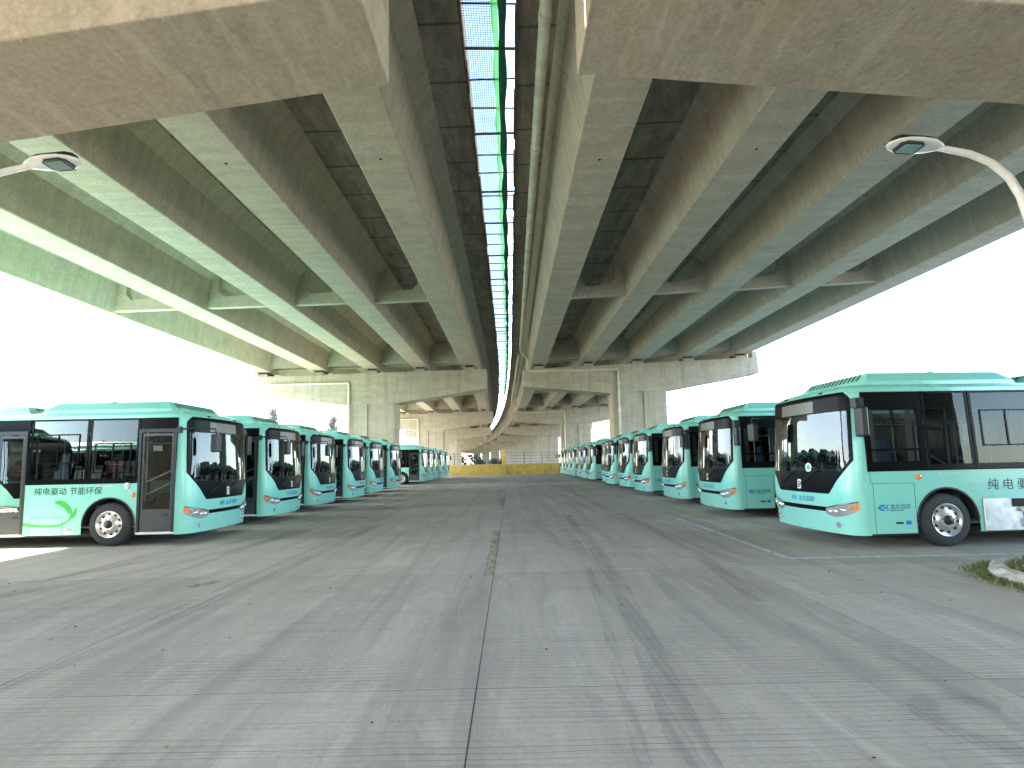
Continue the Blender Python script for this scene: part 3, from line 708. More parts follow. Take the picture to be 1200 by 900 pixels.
def make_bus():
    R = empty('city_bus')
    # ---- body: lower sides, front fascia, rear, roof
    mb = MB()
    side_mesh(mb, -1, [DOOR1, DOOR2]); side_mesh(mb, 1, [])
    zlow = frange(.24, .97, 8)
    strip_rows(mb, zlow, lambda z: -1, lambda z: 1, 48, 0)
    zm = [.97, 1.02, 1.1, 1.2, 1.3, 1.4, 1.5, 1.6, 1.9, 2.3, 2.72, 2.76, 2.80, 2.84, 2.86, 2.88]
    for s in (-1, 1):
        if s > 0: strip_rows(mb, zm, lambda z: max(wmask(z), .6), lambda z: 1, 12, 0)
        else: strip_rows(mb, zm, lambda z: -1, lambda z: -max(wmask(z), .6), 12, 0)
    strip_rows(mb, [2.88, 2.90, ZE], lambda z: -1, lambda z: 1, 48, 0)
    # front A pillar strip joining nose and sides above the waist
    for sg in (-1, 1):
        mb.add([(rake(ZB), sg * hw(ZB), ZB), (-.055, sg * hw(ZB), ZB), (-.055 + rake(ZT) * .5, sg * hw(ZT), ZT), (rake(ZT), sg * hw(ZT), ZT)], [(0, 1, 2, 3)])
    # rear
    rl = [[(REAR - .25, -1.1, z), (REAR - .25, 1.1, z), (REAR, sgnw(z), z)] for z in (.3,)] if False else None
    for za, zb_ in ((.35, ZB), (ZB, ZE)):
        mb.add([(REAR, -hw(za), za), (REAR - .2, -1.0, za), (REAR - .2, 1.0, za), (REAR, hw(za), za), (REAR, -hw(zb_), zb_), (REAR - .2, -1.0, zb_), (REAR - .2, 1.0, zb_), (REAR, hw(zb_), zb_)],
               [(0, 1, 5, 4), (1, 2, 6, 5), (2, 3, 7, 6)])
    mb.box(REAR, -9.9, -hw(2.0) + .002, hw(2.0) - .002, ZB, ZT)
    # roof
    outl = [Vector(F(u, ZE)) for u in frange(-1, 1, 40)] + [Vector((REAR, hw(ZE), ZE)), Vector((REAR - .2, 1.0, ZE)), Vector((REAR - .2, -1.0, ZE)), Vector((REAR, -hw(ZE), ZE))]
    cx_ = REAR / 2
    def inset(d, z): return [(p.x - d * 1.3 if p.x > -.6 else p.x + (d if p.x < -9 else 0), p.y * (hw(ZE) - d) / hw(ZE), z) for p in outl]
    lp = [inset(0, ZE), inset(.03, ZE + .035), inset(.10, ZE + .075), inset(.30, ZE + .11), inset(.65, ZE + .13)]
    mb.loft(lp, 0, True, caps=False); mb.add(lp[-1], [tuple(range(len(lp[-1])))])
    body = fixn(mb.build('body', 'mint', R))
    # ---- underbody, wheel wells
    mb = MB(); mb.box(REAR + .1, -.05, -1.12, 1.12, .22, .36); mb.box(REAR + .1, -.1, -.7, .7, .16, .22)
    for a in AX:
        for sg in (-1, 1):
            pts = [(a + RA * 1.0 * cos(pi * i / 14), ZW + RA * sin(pi * i / 14)) for i in range(15)]
            mb.loft([[(x, sg * 1.17, z) for x, z in pts], [(x, sg * .70, z) for x, z in pts]], 0, True, caps=False, closed=False)
            mb.add([(x, sg * .70, z) for x, z in pts], [tuple(range(15))])
    mb.build('underbody', 'under', R)
    mb = MB()
    for a in AX:
        for sg in (-1, 1):
            pts = [(a + (RA + .0) * cos(pi * i / 18), ZW + RA * sin(pi * i / 18)) for i in range(19)]
            pin = [(a + (RA - .028) * cos(pi * i / 18), ZW + (RA - .028) * sin(pi * i / 18)) for i in range(19)]
            mb.loft([[(x, sg * (HW + .012), z) for x, z in pts], [(x, sg * (HW + .012), z) for x, z in pin]], 0, False, caps=False, closed=False)
            mb.loft([[(x, sg * (HW + .012), z) for x, z in pin], [(x, sg * (HW - .15), z) for x, z in pin]], 0, False, caps=False, closed=False)
    mb.build('arch_lip', 'trim', R)
    # ---- wheels
    first = None
    for a in AX:
        for sg in (-1, 1):
            if first is None:
                W_ = MB().lathe([(.285, .0), (.33, .012), (.36, .012), (.40, .004), (.452, -.004), (.475, -.03), (.482, -.07), (.482, -.20), (.47, -.25), (.40, -.27), (.30, -.25)], 'Y', (0, 0, 0), 40, 0, True, -1)
                wh = W_.build('wheel', 'rubber', R); rm = MB()
                rm.lathe([(.288, .004), (.300, .016), (.288, .020), (.268, -.005), (.235, -.035), (.20, -.02), (.155, .015), (.10, .028), (.088, .028)], 'Y', (0, 0, 0), 40, 0, True, -1)
                rm.lathe([(.088, .028), (.084, .055), (.07, .066), (.035, .068), (.03, .074), (.0001, .074)], 'Y', (0, 0, 0), 24, 1, True, -1)
                for k in range(10):
                    t = 2 * pi * (k + .5) / 10; cxk, czk = .222 * cos(t), .222 * sin(t)
                    rm.lathe([(.0001, -.018), (.030, -.018), (.030, -.05)], 'Y', (cxk, 0, czk), 10, 1, False, -1)
                    t2 = 2 * pi * k / 10
                    rm.lathe([(.0001, .047), (.014, .047), (.016, .02)], 'Y', (.122 * cos(t2), 0, .122 * sin(t2)), 8, 0, False, -1)
                ri = rm.build('rim', ['alu', 'trim'], wh); first = (wh, ri)
                w2 = wh
            else:
                w2 = inst(first[0], R); inst(first[1], w2)
            w2.location = (a, sg * 1.215, ZW); w2.rotation_euler = (0, random.random() * 2, 0 if sg < 0 else pi)
    # ---- front: mask, windscreen, sign, lights
    gl = lambda z: wmask(z) - .035; gb, gt = 1.38, 2.52
    mb = MB()
    zz = [.975, 1.02, 1.1, 1.2, 1.3, gb]
    strip_rows(mb, zz, lambda z: -wmask(z), lambda z: wmask(z), 40, 0, .004)
    zz = [gb, 1.45, 1.52, 1.6, 1.9, 2.3, gt]
    strip_rows(mb, zz, lambda z: -wmask(z), lambda z: -gl(z), 3, 0, .004); strip_rows(mb, zz, lambda z: gl(z), lambda z: wmask(z), 3, 0, .004)
    strip_rows(mb, [gt, 2.6, 2.72, 2.76, 2.80, 2.84, 2.88], lambda z: -wmask(z), lambda z: wmask(z), 40, 0, .004)
    mb.build('windscreen_mask', 'black', R)
    mb = MB(); strip_rows(mb, [gb, 1.45, 1.52, 1.6, 1.9, 2.2, gt], lambda z: -gl(z), lambda z: gl(z), 40, 0, .006)
    mb.build('windscreen', 'screen', R)
    mb = MB(); strip_rows(mb, [2.55, 2.78], lambda z: -.50, lambda z: .36, 20, 0, .008); mb.build('destination_sign', 'sign', R)
    mb = MB(); strip_rows(mb, [.635, .72], lambda z: -.60, lambda z: .60, 24, 0, .008); mb.build('grille', 'black', R)
    for sg in (-1, 1):
        hl = MB(); cols = [(.52, .60, .705), (.58, .565, .725), (.66, .545, .75), (.74, .555, .78), (.82, .60, .81), (.885, .655, .835), (.92, .72, .845)]
        for (u0, a0, b0), (u1, a1, b1) in zip(cols, cols[1:]):
            mi = 1 if u0 >= .88 else 0
            hl.add([F(sg * u0, a0, .012), F(sg * u1, a1, .012), F(sg * u1, b1, .012), F(sg * u0, b0, .012)], [(0, 1, 2, 3)], mi)
        hl.add([F(sg * u, b + .008, .014) for u, a, b in cols] + [F(sg * u, b - .012, .014) for u, a, b in cols[::-1]], [tuple(range(14))], 2)
        ho = hl.build('headlight', ['lens', 'orange', 'trim'], R)
        for u, z, r in ((.60, .645, .040), (.69, .65, .048), (.785, .69, .042), (.85, .735, .032)):
            c_ = Vector(F(sg * u, z, .012)); bb = MB(); n_ = 12
            lp = []
            for rr, oo in ((r, .0), (r * .8, .016), (r * .4, .024), (.001, .026)):
                lp.append([F(sg * u + rr * cos(2 * pi * k / n_) / 1.35, z + rr * sin(2 * pi * k / n_), .013 + oo) for k in range(n_)])
            bb.loft(lp, 0, True, caps=False); bb.build('bulb', 'lens2' if u < .84 else 'orange', ho)
        fg = MB(); n_ = 12; u, z = .70, .40
        fg.loft([[F(sg * u + rr * cos(2 * pi * k / n_) / 1.35, z + rr * 1.1 * sin(2 * pi * k / n_), oo) for k in range(n_)] for rr, oo in ((.05, .002), (.048, .012), (.034, .012), (.030, .006), (.001, .006))], 0, False, caps=False)
        fg.build('fog_light', 'lens', R)
    # badge on the black panel
    bd = MB()
    def up(poly, off, mi): bd.add([F(u, z, off) for u, z in poly], [tuple(range(len(poly)))], mi)
    rr = lambda hx, hz: [(-hx, 1.13 - hz + .02), (-hx + .012, 1.13 - hz), (hx - .012, 1.13 - hz), (hx, 1.13 - hz + .02), (hx, 1.13 + hz - .02), (hx - .012, 1.13 + hz), (-hx + .012, 1.13 + hz), (-hx, 1.13 + hz - .02)]
    up(rr(.044, .095), .010, 0); up(rr(.026, .066), .0115, 1); up(rr(.012, .052), .013, 0)
    bd.build('badge', ['white', 'trim'], R)
    lg = logo_mesh()
    def on_front(name, me, u, z, sc=1.0):
        o = bpy.data.objects.new(name, me); COL.objects.link(o); o.parent = R; p = F(u, z, .006); q = F(u + .04, z); d = Vector(q) - Vector(F(u, z))
        o.location = p; o.rotation_euler = (pi / 2, 0, atan2(d.y, d.x)); o.scale = (sc, sc, 1); return o
    on_front('logo', lg, -.17, .85, .9)
    me = text_obj('北仑公交', .12, 'blue', 'lettering'); on_front('lettering', me, -.05, .805)
    # wipers
    for u0, u1, z1 in ((-.52, -.10, 1.42), (.02, .44, 1.44)):
        mb = MB(); mb.tube([F(u0 + (u1 - u0) * t, 1.12 + (z1 - 1.12) * t, .03) for t in frange(0, 1, 6)], .010, 5); mb.build('wiper', 'trim', R)
    # roof front marker lamps
    mb = MB()
    for u in (-.45, .45): c0 = F(u, 2.915, .0); mb.box(c0[0] - .02, c0[0] + .012, c0[1] - .05, c0[1] + .05, 2.895, 2.935)
    mb.build('marker_lamp', 'black', R)
    # ---- windows
    def pane(x0, x1, sg, sub, zb0=ZB + .015, zt=ZT - .006):
        def P(x, z, o=0.0): return (x, sg * (hw(z) + .004 + o), z)
        b = .05
        fr = MB()
        X0, X1 = x0, x1
        def quad(xa, xb, za, zc, o=0.0): fr.add([P(xa, za, o), P(xb, za, o), P(xb, zc, o), P(xa, zc, o)], [(0, 1, 2, 3)])
        quad(X0, X1, zb0, zb0 + .09); quad(X0, X1, zt - .035, zt); quad(X0, X0 - b, zb0 + .09, zt - .035); quad(X1 + b, X1, zb0 + .09, zt - .035)
        if sub:                          # sliding light set into the pane
            sx0, sx1, sz0, sz1 = sub; t = .028
            quad(sx0, sx1, sz0, sz0 + t, .006); quad(sx0, sx1, sz1 - t, sz1, .006); quad(sx0, sx0 - t, sz0, sz1, .006); quad(sx1 + t, sx1, sz0, sz1, .006)
            xm = (sx0 + sx1) / 2; quad(xm + t / 2, xm - t / 2, sz0, sz1, .006)
        f = fr.build('window', 'black', R)
        gq = MB().add([P(X0 - b + .005, zb0 + .085, -.006), P(X1 + b - .005, zb0 + .085, -.006), P(X1 + b - .005, zt - .03, -.006), P(X0 - b + .005, zt - .03, -.006)], [(0, 1, 2, 3)])
        gq.build('pane', 'glass', f)
    for i, (a, b_) in enumerate(RP):
        pane(a, b_, -1, (a - .16, b_ + .12, 1.62, 2.30) if i % 2 == 0 else (a - .20, b_ + .14, 1.84, 2.52))
    for i, (a, b_) in enumerate(LP):
        pane(a, b_, 1, (a - .18, b_ + .14, 1.82, 2.5) if i % 2 == 1 else None)
    # black rub strip under and over the glazing
    mb = MB()
    for sg, sp in ((1, [(-.06, REAR + .2)]), (-1, [(-.93, -3.40), (-4.74, REAR + .2)])):
        for a, b_ in sp: mb.box(a, b_, sg * (HW - .01), sg * (HW + .006), ZB - .012, ZB + .014)
    mb.build('waist_trim', 'black', R)
    # driver's window: dark surround, sliding glass, black header panel
    fr = MB(); yy = lambda z: hw(z) + .005
    def dq(m_, xa, xb, za, zc, o=0, mi=0): m_.add([(xa, yy(za) + o, za), (xb, yy(za) + o, za), (xb, yy(zc) + o, zc), (xa, yy(zc) + o, zc)], [(0, 1, 2, 3)], mi)
    dq(fr, -.06, -1.22, ZB + .014, 1.56); dq(fr, -.06, -1.22, 2.53, ZT - .006); dq(fr, -.06, -.17, 1.56, 2.53); dq(fr, -1.10, -1.22, 1.56, 2.53)
    dq(fr, -.17, -1.10, 1.76, 1.80, .004); dq(fr, -.62, -.66, 1.80, 2.53, .004); dq(fr, -.15, -1.12, 2.53, 2.57, .012); dq(fr, -.15, -1.12, 1.54, 1.565, .012); dq(fr, -.14, -.17, 1.56, 2.55, .012); dq(fr, -1.10, -1.13, 1.56, 2.55, .012)
    dw = fr.build('driver_window', 'black', R)
    gq = MB(); dq(gq, -.165, -1.105, 1.555, 2.535, -.004); gq.build('pane', 'screen', dw)
    for xa, xb in ((-.22, -.36), (-.98, -1.10)):
        cu = MB(); lp = []
        for i in range(13):
            x = xa + (xb - xa) * i / 12; lp.append([(x, 1.11 + .02 * (i % 2), 1.45), (x, 1.10 + .02 * (i % 2), 2.55)])
        cu.loft(lp, 0, True, caps=False, closed=False); cu.build('curtain', 'curtain', R)
    # ---- doors on the kerb side
    def door(x0, x1, leaves):
        mb = MB(); y = -HW
        mb.box(x1, x0, y - .012, y + .05, 2.52, 2.60); mb.box(x0 - .055, x0, y - .014, y + .06, .30, 2.52); mb.box(x1, x1 + .055, y - .014, y + .06, .30, 2.52)
        fr_ = mb.build('door_frame', 'trim', R)
        hp = MB().add([(x0, -hw(2.6) - .004, 2.60), (x1, -hw(2.6) - .004, 2.60), (x1, -hw(ZT) - .004, ZT - .004), (x0, -hw(ZT) - .004, ZT - .004)], [(0, 1, 2, 3)])
        hp.build('door_header', 'black', R)
        sl_ = MB().box(x1, x0, y - .004, y + .10, .255, .305); sl_.build('door_sill', 'white', R)
        lw = (x0 - x1 - .11) / leaves
        for k in range(leaves):
            a = x0 - .055 - k * lw; b = a - lw
            mb = MB(); mb.box(b + .012, a - .012, y + .008, y + .045, .315, .80)
            for xa, xb in ((a - .055, a - .012), (b + .012, b + .055)): mb.box(xa, xb, y + .008, y + .045, .80, 2.50)
            mb.box(b + .055, a - .055, y + .008, y + .045, 2.44, 2.50)
            d_ = mb.build('door', 'door', R)
            MB().add([(a - .05, y + .02, .79), (b + .05, y + .02, .79), (b + .05, y + .02, 2.45), (a - .05, y + .02, 2.45)], [(0, 1, 2, 3)]).build('door_glass', 'doorglass', d_)
            for z0_ in (1.12, 1.40): 
                MB().tube([(b + .07, y + .07, z0_), (a - .07, y + .07, z0_ + .26)], .016, 6).build('handrail', 'rail', d_)
            MB().box(a - .20, a - .08, y - .002, y + .008, .66, .70).build('handle', 'trim', d_)
    door(*DOOR1, 1); door(*DOOR2, 2)
    nt_ = MB().box(-.40, -.60, -HW + .028, -HW + .031, 2.10, 2.22); nt_.build('door_notice', 'white', R)
    rd = MB().box(-1.30, -1.62, -1.195, -1.185, 1.66, 1.90, 0).box(-1.34, -1.58, -1.1985, -1.1955, 1.80, 1.83, 1).box(-1.34, -1.58, -1.1985, -1.1955, 1.73, 1.745, 1).box(-1.30, -1.52, -1.195, -1.185, 1.91, 2.05, 2)
    rd.build('route_board', ['red', 'white', 'interior'], R)
    # ---- mirrors
    mb = MB(); mb.tube([(-.02, -1.22, 2.58), (.35, -1.30, 2.60), (.72, -1.12, 2.58), (.74, -1.08, 2.46)], .018, 6); mb.box(-.06, .03, -1.27, -1.19, 2.50, 2.64)
    ma = mb.build('mirror', 'trim', R); bx_ = MB().box(.66, .80, -1.20, -.96, 2.05, 2.46); o = bx_.build('mirror_head', 'trim', ma); bev(o, .03, 2)
    mb = MB(); mb.tube([(.0, 1.20, 2.66), (.10, 1.36, 2.68), (.12, 1.42, 2.60)], .018, 6); mb.box(-.03, .12, 1.19, 1.33, 2.56, 2.74)
    ma = mb.build('mirror', 'trim', R); o = MB().box(.05, .19, 1.33, 1.53, 2.02, 2.56).build('mirror_head', 'trim', ma); bev(o, .035, 2)
    # ---- roof pods with front louvres
    def pod(x0, x1, hgt, w=.98, fr_sl=.24):
        zr = ZE + .10; zt = zr + hgt; m_ = MB()
        lp = [[(x0, -w, zr - .06), (x0, w, zr - .06), (x1, w, zr - .06), (x1, -w, zr - .06)],
              [(x0 - .10, -w, zr + .07), (x0 - .10, w, zr + .07), (x1 + .10, w, zr + .07), (x1 + .10, -w, zr + .07)],
              [(x0 - fr_sl, -w + .14, zt - .03), (x0 - fr_sl, w - .14, zt - .03), (x1 + .28, w - .14, zt - .03), (x1 + .28, -w + .14, zt - .03)],
              [(x0 - fr_sl - .10, -w + .26, zt), (x0 - fr_sl - .10, w - .26, zt), (x1 + .36, w - .26, zt), (x1 + .36, -w + .26, zt)]]
        m_.loft(lp, 0, False, caps=False); m_.add(lp[-1], [(0, 1, 2, 3)])
        m_.box((x0 + x1) / 2 - .012, (x0 + x1) / 2 + .012, -w + .12, w - .12, zt - .05, zt + .012)
        m_.box((x0 + x1) / 2 + .45, (x0 + x1) / 2 + .80, -.45, .45, zt - .01, zt + .028)
        p = fixn(m_.build('roof_pod', 'mint', R)); bev(p, .02, 2)
        lv = MB()
        for k in range(13):
            y = -w + .28 + k * (2 * w - .56) / 12
            q0, q1 = .16, .86
            xa, za = x0 - .10 - (fr_sl - .10) * q0, zr + .07 + (hgt - .10) * q0; xb, zc = x0 - .10 - (fr_sl - .10) * q1, zr + .07 + (hgt - .10) * q1
            lv.add([(xa + .006, y - .022, za + .008), (xa + .006, y + .022, za + .008), (xb + .006, y + .022, zc + .008), (xb + .006, y - .022, zc + .008)], [(0, 1, 2, 3)])
        lv.build('louvre', 'under', p)
    pod(-.30, -3.45, .27); pod(-3.60, -6.6, .20); 
    # ---- markings on the sides
    def seam(pts, sg):
        for a, b_ in zip(pts, pts[1:]):
            xa, xb = sorted((a[0], b_[0])); za, zc = sorted((a[1], b_[1]))
            sm_.box(xa - .004, xb + .004, min(sg * (HW - .002), sg * (HW + .0022)), max(sg * (HW - .002), sg * (HW + .0022)), za - .004, zc + .004)
    sm_ = MB()
    seam([(-.10, ZB - .02), (-.10, 1.17), (-.92, 1.17), (-.92, .27)], 1); seam([(-.14, 1.17), (-.14, .27)], 1)
    seam([(-2.55, .27), (-2.55, .66), (-3.27, .66), (-3.27, .27)], -1)
    seam([(-4.9, .27), (-4.9, .95), (-6.0, .95), (-6.0, .27)], -1); seam([(-7.4, .27), (-7.4, .95), (-9.6, .95), (-9.6, .27)], -1); seam([(-7.4, .27), (-7.4, 1.0), (-9.6, 1.0), (-9.6, .27)], 1)
    sm_.build('panel_seam', 'seam', R)
    ch = text_obj('纯电驱动 节能环保', .185, 'ink', 'slogan', .08); on_side('slogan', ch, -1, -3.22, 1.17, R)
    ch2 = text_obj('纯 电 驱 动  节 能 环 保', .225, 'ink', 'slogan', .08); on_side('slogan', ch2, 1, -2.32, 1.03, R)
    on_side('leaf_graphic', leaf_mesh(), -1, -2.40, .42, R)
    o = on_side('logo', lg, 1, -.295, .735, R); o.scale = (1.05, 1.05, 1)
    t1 = text_obj('北仑公交', .098, 'navy', 'lettering'); on_side('lettering', t1, 1, -.43, .715, R)
    t2 = text_obj('BEILUN BUS', .036, 'navy', 'lettering'); o = on_side('lettering', t2, 1, -.43, .672, R); o.scale = (1.36, 1, 1)
    t3 = text_obj('纯电动城市客车', .06, 'white', 'lettering', .2); on_side('lettering', t3, 1, -1.38, 1.305, R); on_side('lettering', t3, -1, -1.82, 1.31, R)
    mb = MB()
    for sg, x, z in ((1, -1.02, 1.28), (-1, -.99, 1.13)):
        mb.lathe([(.055, .0), (.05, .018), (.03, .026), (.001, .028)], 'Y', (x, sg * HW, z), 12, 0, True, sg)
    ol = mb.build('side_marker_lamp', 'orange', R)
    MB().lathe([(.075, .0), (.07, .012), (.045, .016), (.001, .017)], 'Y', (-1.12, -HW, 1.335), 16, 0, True, -1).build('emblem', 'silver', R)
    mb = MB().box(-.52, -.66, HW - .002, HW + .003, .44, .475, 0).box(-.71, -.81, HW - .002, HW + .003, .425, .495, 1); mb.build('sticker', ['under', 'blue'], R)
    mb = MB().box(-2.32, -2.44, -HW - .003, -HW + .002, .37, .40, 0).box(-2.30, -2.47, -HW - .003, -HW + .002, .30, .365, 1); mb.build('sticker', ['orange', 'white'], R)
    # ---- cabin
    mb = MB(); mb.box(REAR + .2, -.2, -1.15, 1.15, .40, .44); mb.box(REAR + .2, -.3, -1.1, 1.1, 2.72, 2.74)
    mb.box(-9.6, -7.4, -1.12, 1.12, .44, .95); mb.build('cabin_floor', 'interior', R)
    mb = MB(); mb.prism([(-.10, .9), (.26, .9), (.22, 1.30), (.05, 1.38), (-.12, 1.22)], 1, -1.05, 1.05); fixn(mb.build('dashboard', 'trim', R))
    mb = MB(); n_ = 20
    mb.tube([(-.28 + .10 * sin(2 * pi * k / n_), .60 + .23 * cos(2 * pi * k / n_), 1.40 + .20 * sin(2 * pi * k / n_)) for k in range(n_ + 1)], .016, 6); mb.tube([(-.28, .6, 1.40), (-.08, .6, 1.15)], .03, 6)
    mb.tube([(-.28, .38, 1.40), (-.28, .82, 1.40)], .014, 5); mb.build('steering_wheel', 'trim', R)
    def seat(x, y, zf, big=False):
        m_ = MB(); m_.box(x - .22, x + .22, y - .22, y + .22, zf + .38, zf + .48); m_.box(x - .27, x - .18, y - .22, y + .22, zf + .44, zf + (1.15 if big else 1.0)); m_.box(x - .1, x + .05, y - .05, y + .05, zf, zf + .38)
        if big: m_.box(x - .27, x - .17, y - .14, y + .14, zf + 1.17, zf + 1.38)
        return m_
    o = seat(-.72, .6, .62, True).build('driver_seat', 'seat', R); bev(o, .03, 2)
    s0 = None
    for i, x in enumerate((-2.1, -2.9, -3.7, -4.5, -5.3, -6.1, -7.4, -8.2, -9.0)):
        for y in (-.85, .85):
            if y < 0 and -5.0 < x < -3.3: continue
            zf = .44 if x > -7.2 else .95
            if s0 is None: s0 = seat(0, 0, 0).build('seat', 'seat', R); bev(s0, .03, 2); s0.location = (x, y, zf)
            else: inst(s0, R, (x, y, zf))
    mb = MB()
    for x in (-1.3, -2.6, -3.3, -4.8, -6.2, -7.6):
        for y in (-.45, .45): mb.tube([(x, y, .44), (x, y, 2.72)], .017, 6)
    for y in (-.45, .45): mb.tube([(-1.2, y, 2.35), (-9.3, y, 2.35)], .017, 6)
    mb.build('grab_rail', 'rail', R)
    return R

def copy_tree(o, parent=None):
    c = o.copy(); COL.objects.link(c); c.parent = parent
    for ch in o.children: copy_tree(ch, c)
    return c
ordn = ['nearest', 'second', 'third', 'fourth', 'fifth', 'sixth', 'seventh', 'eighth', 'ninth', 'tenth', 'eleventh', 'twelfth', 'thirteenth']
bus0 = make_bus()
def place(o, x, ynear, yaw, side):
    # x: world X of the side end (where side meets nose); ynear: world Y of the near side
    if side < 0: o.rotation_euler = (0, 0, yaw); o.location = (x - HW * sin(yaw) * 0, ynear + HW, 0)
    else: o.rotation_euler = (0, 0, pi + yaw); o.location = (x, ynear + HW, 0)
YL = [11.15, 14.75, 18.45, 22.1, 26.0, 30.2, 40.6, 43.9, 47.4, 51.0, 55.8]
YR = [9.05, 13.95, 18.0, 22.4, 26.3, 30.0, 33.1, 37.75, 41.3, 44.8, 48.3, 51.8, 55.3, 58.8]
first_used = False
extra = []
for i, y in enumerate(YL):
    o = bus0 if not first_used else copy_tree(bus0); first_used = True
    place(o, -7.45 + (0, 0, -.12, .05, -.05, 0, .05, 0, -.1, .05, 0)[i], y, radians((0, .4, -.6, .3, 0, -.4, .5, 0, .3, 0, 0)[i]), -1)
    w = 'mint and black electric city bus, %s in the left row, doors facing the camera' % ordn[i] if i else 'mint and black electric city bus, nearest of left row, whole door side in view'
    tag(o, w, 'bus', 'mint electric buses parked in two rows')
for y, x, w in ((6.72, -13.9, 'mint and black electric city bus set back beside the near left pier foot'), (2.0, -13.2, 'mint and black electric city bus set back behind the near left pier foot')):
    o = copy_tree(bus0); place(o, x, y, 0, -1); tag(o, w, 'bus', 'mint electric buses parked in two rows')
ordr = ordn + ['fourteenth']
for i, y in enumerate(YR):
    o = copy_tree(bus0)
    place(o, 6.42 + (-.06, .0, .05, -.05, .06, 0, .35, .05, 0, .1, -.05, 0, .05, 0)[i], y, radians((3.0, .6, .2, -.3, 0, .4, 0, -.3, 0, .2, 0, 0, 0, 0)[i]), 1)
    w = 'mint and black electric city bus, %s in the right row, driver window facing the camera' % ordr[i] if i else 'mint electric city bus, nearest of right row, silver skirt flap hanging open behind front wheel'
    tag(o, w, 'bus', 'mint electric buses parked in two rows')
    if i == 0: busR = o
# the open charging bay of the near right bus
mb = MB(); mb.box(-4.0, -2.20, HW + .004, HW + .02, .28, .86)
o = mb.build('charging_flap', 'silver', busR); bev(o, .008, 1); o['label'] = 'dented bare silver skirt panel, open'
mb = MB(); mb.box(-4.0, -2.75, HW + .021, HW + .035, .70, .85); mb.box(-4.0, -2.95, HW + .021, HW + .03, .48, .60); mb.build('bay_opening', 'under', busR)
mb = MB(); mb.tube([(-2.9, HW + .06, .66), (-3.4, HW + .07, .62), (-4.0, HW + .05, .66)], .04, 8); mb.box(-3.05, -2.92, HW + .022, HW + .06, .34, .50); mb.build('bay_fitting', 'white', busR)
# stuck on the right bus windscreen: a round green permit
mb = MB(); n_ = 16
mb.add([F(.22 + .09 * cos(2 * pi * k / n_) / 1.35, 1.47 + .09 * sin(2 * pi * k / n_), .008) for k in range(n_)], [tuple(range(n_))], 0)
mb.add([F(.22 + .055 * cos(2 * pi * k / n_) / 1.35, 1.47 + .055 * sin(2 * pi * k / n_), .0095) for k in range(n_)], [tuple(range(n_))], 1)
mb.build('permit_sticker', ['white', 'leaf'], busR)

# ------------------------------------------------------------------ street lamps
def lamp(x, y, sg, label):
    L = empty('street_lamp', (x, y, 0)); tag(L, label, 'street lamp', 'white swan-neck street lamps')
    pts = [(0, 0, 0), (0, 0, 1.2), (0, 0, 4.6)] + [(0 - sg * t, 0, z) for t, z in ((.03, 5.0), (.12, 5.4), (.27, 5.7), (.50, 5.92), (.80, 6.06), (1.10, 6.13), (1.25, 6.16))]
    MB().tube(pts, [.085, .08, .062, .058, .055, .052, .05, .048, .045, .04], 12).build('pole', 'lampwhite', L)
    MB().box(-.16, .16, -.16, .16, 0, .03).build('base_plate', 'lampwhite', L)
    # flat oval head, thick at the neck
    mb = MB(); n = 20; loops = []
    st = [(1.20, .05, .045), (1.28, .10, .055), (1.40, .16, .058), (1.60, .185, .05), (1.78, .18, .042), (1.90, .13, .034), (1.97, .06, .022), (1.985, .01, .01)]
    for t, w, hh in st:
        loops.append([(-sg * t, w * cos(2 * pi * k / n), 6.17 + .085 * (t - 1.2) + (hh if sin(2 * pi * k / n) > 0 else hh * .75) * sin(2 * pi * k / n)) for k in range(n)])
    mb.loft(loops, 0, True); fixn(mb.build('lamp_head', 'lampwhite', L))
    ti = .085
    def onb(pl, z, name, mat): return fixn(MB().loft([[(-sg * t, w, 6.17 + .085 * (t - 1.2) - .052 + z) for t, w in pl], [(-sg * t, w, 6.17 + .085 * (t - 1.2) - .02) for t, w in pl]]).build(name, mat, L))
    onb([(1.52, -.09), (1.58, -.135), (1.78, -.135), (1.86, -.08), (1.86, .08), (1.78, .135), (1.58, .135), (1.52, .09)], .0, 'led_frame', 'trim')
    onb([(1.56, -.095), (1.80, -.095), (1.80, .095), (1.56, .095)], -.008, 'led_panel', 'ledglass')
    fixn(MB().loft([[(-sg * t, w * s_, 6.17 + .085 * (t - 1.2) + .04 + zz) for t, w in ((1.24, -.05), (1.45, -.12), (1.85, -.12), (1.92, -.05), (1.92, .05), (1.85, .12), (1.45, .12), (1.24, .05))] for s_, zz in ((1, 0), (.85, .05))]).build('heat_sink', 'trim', L))
    return L
lamp(7.62, 6.9, 1, 'white curved street lamp rising from the planter at right')
lamp(-8.22, 6.9, -1, 'white curved street lamp whose head enters at upper left')

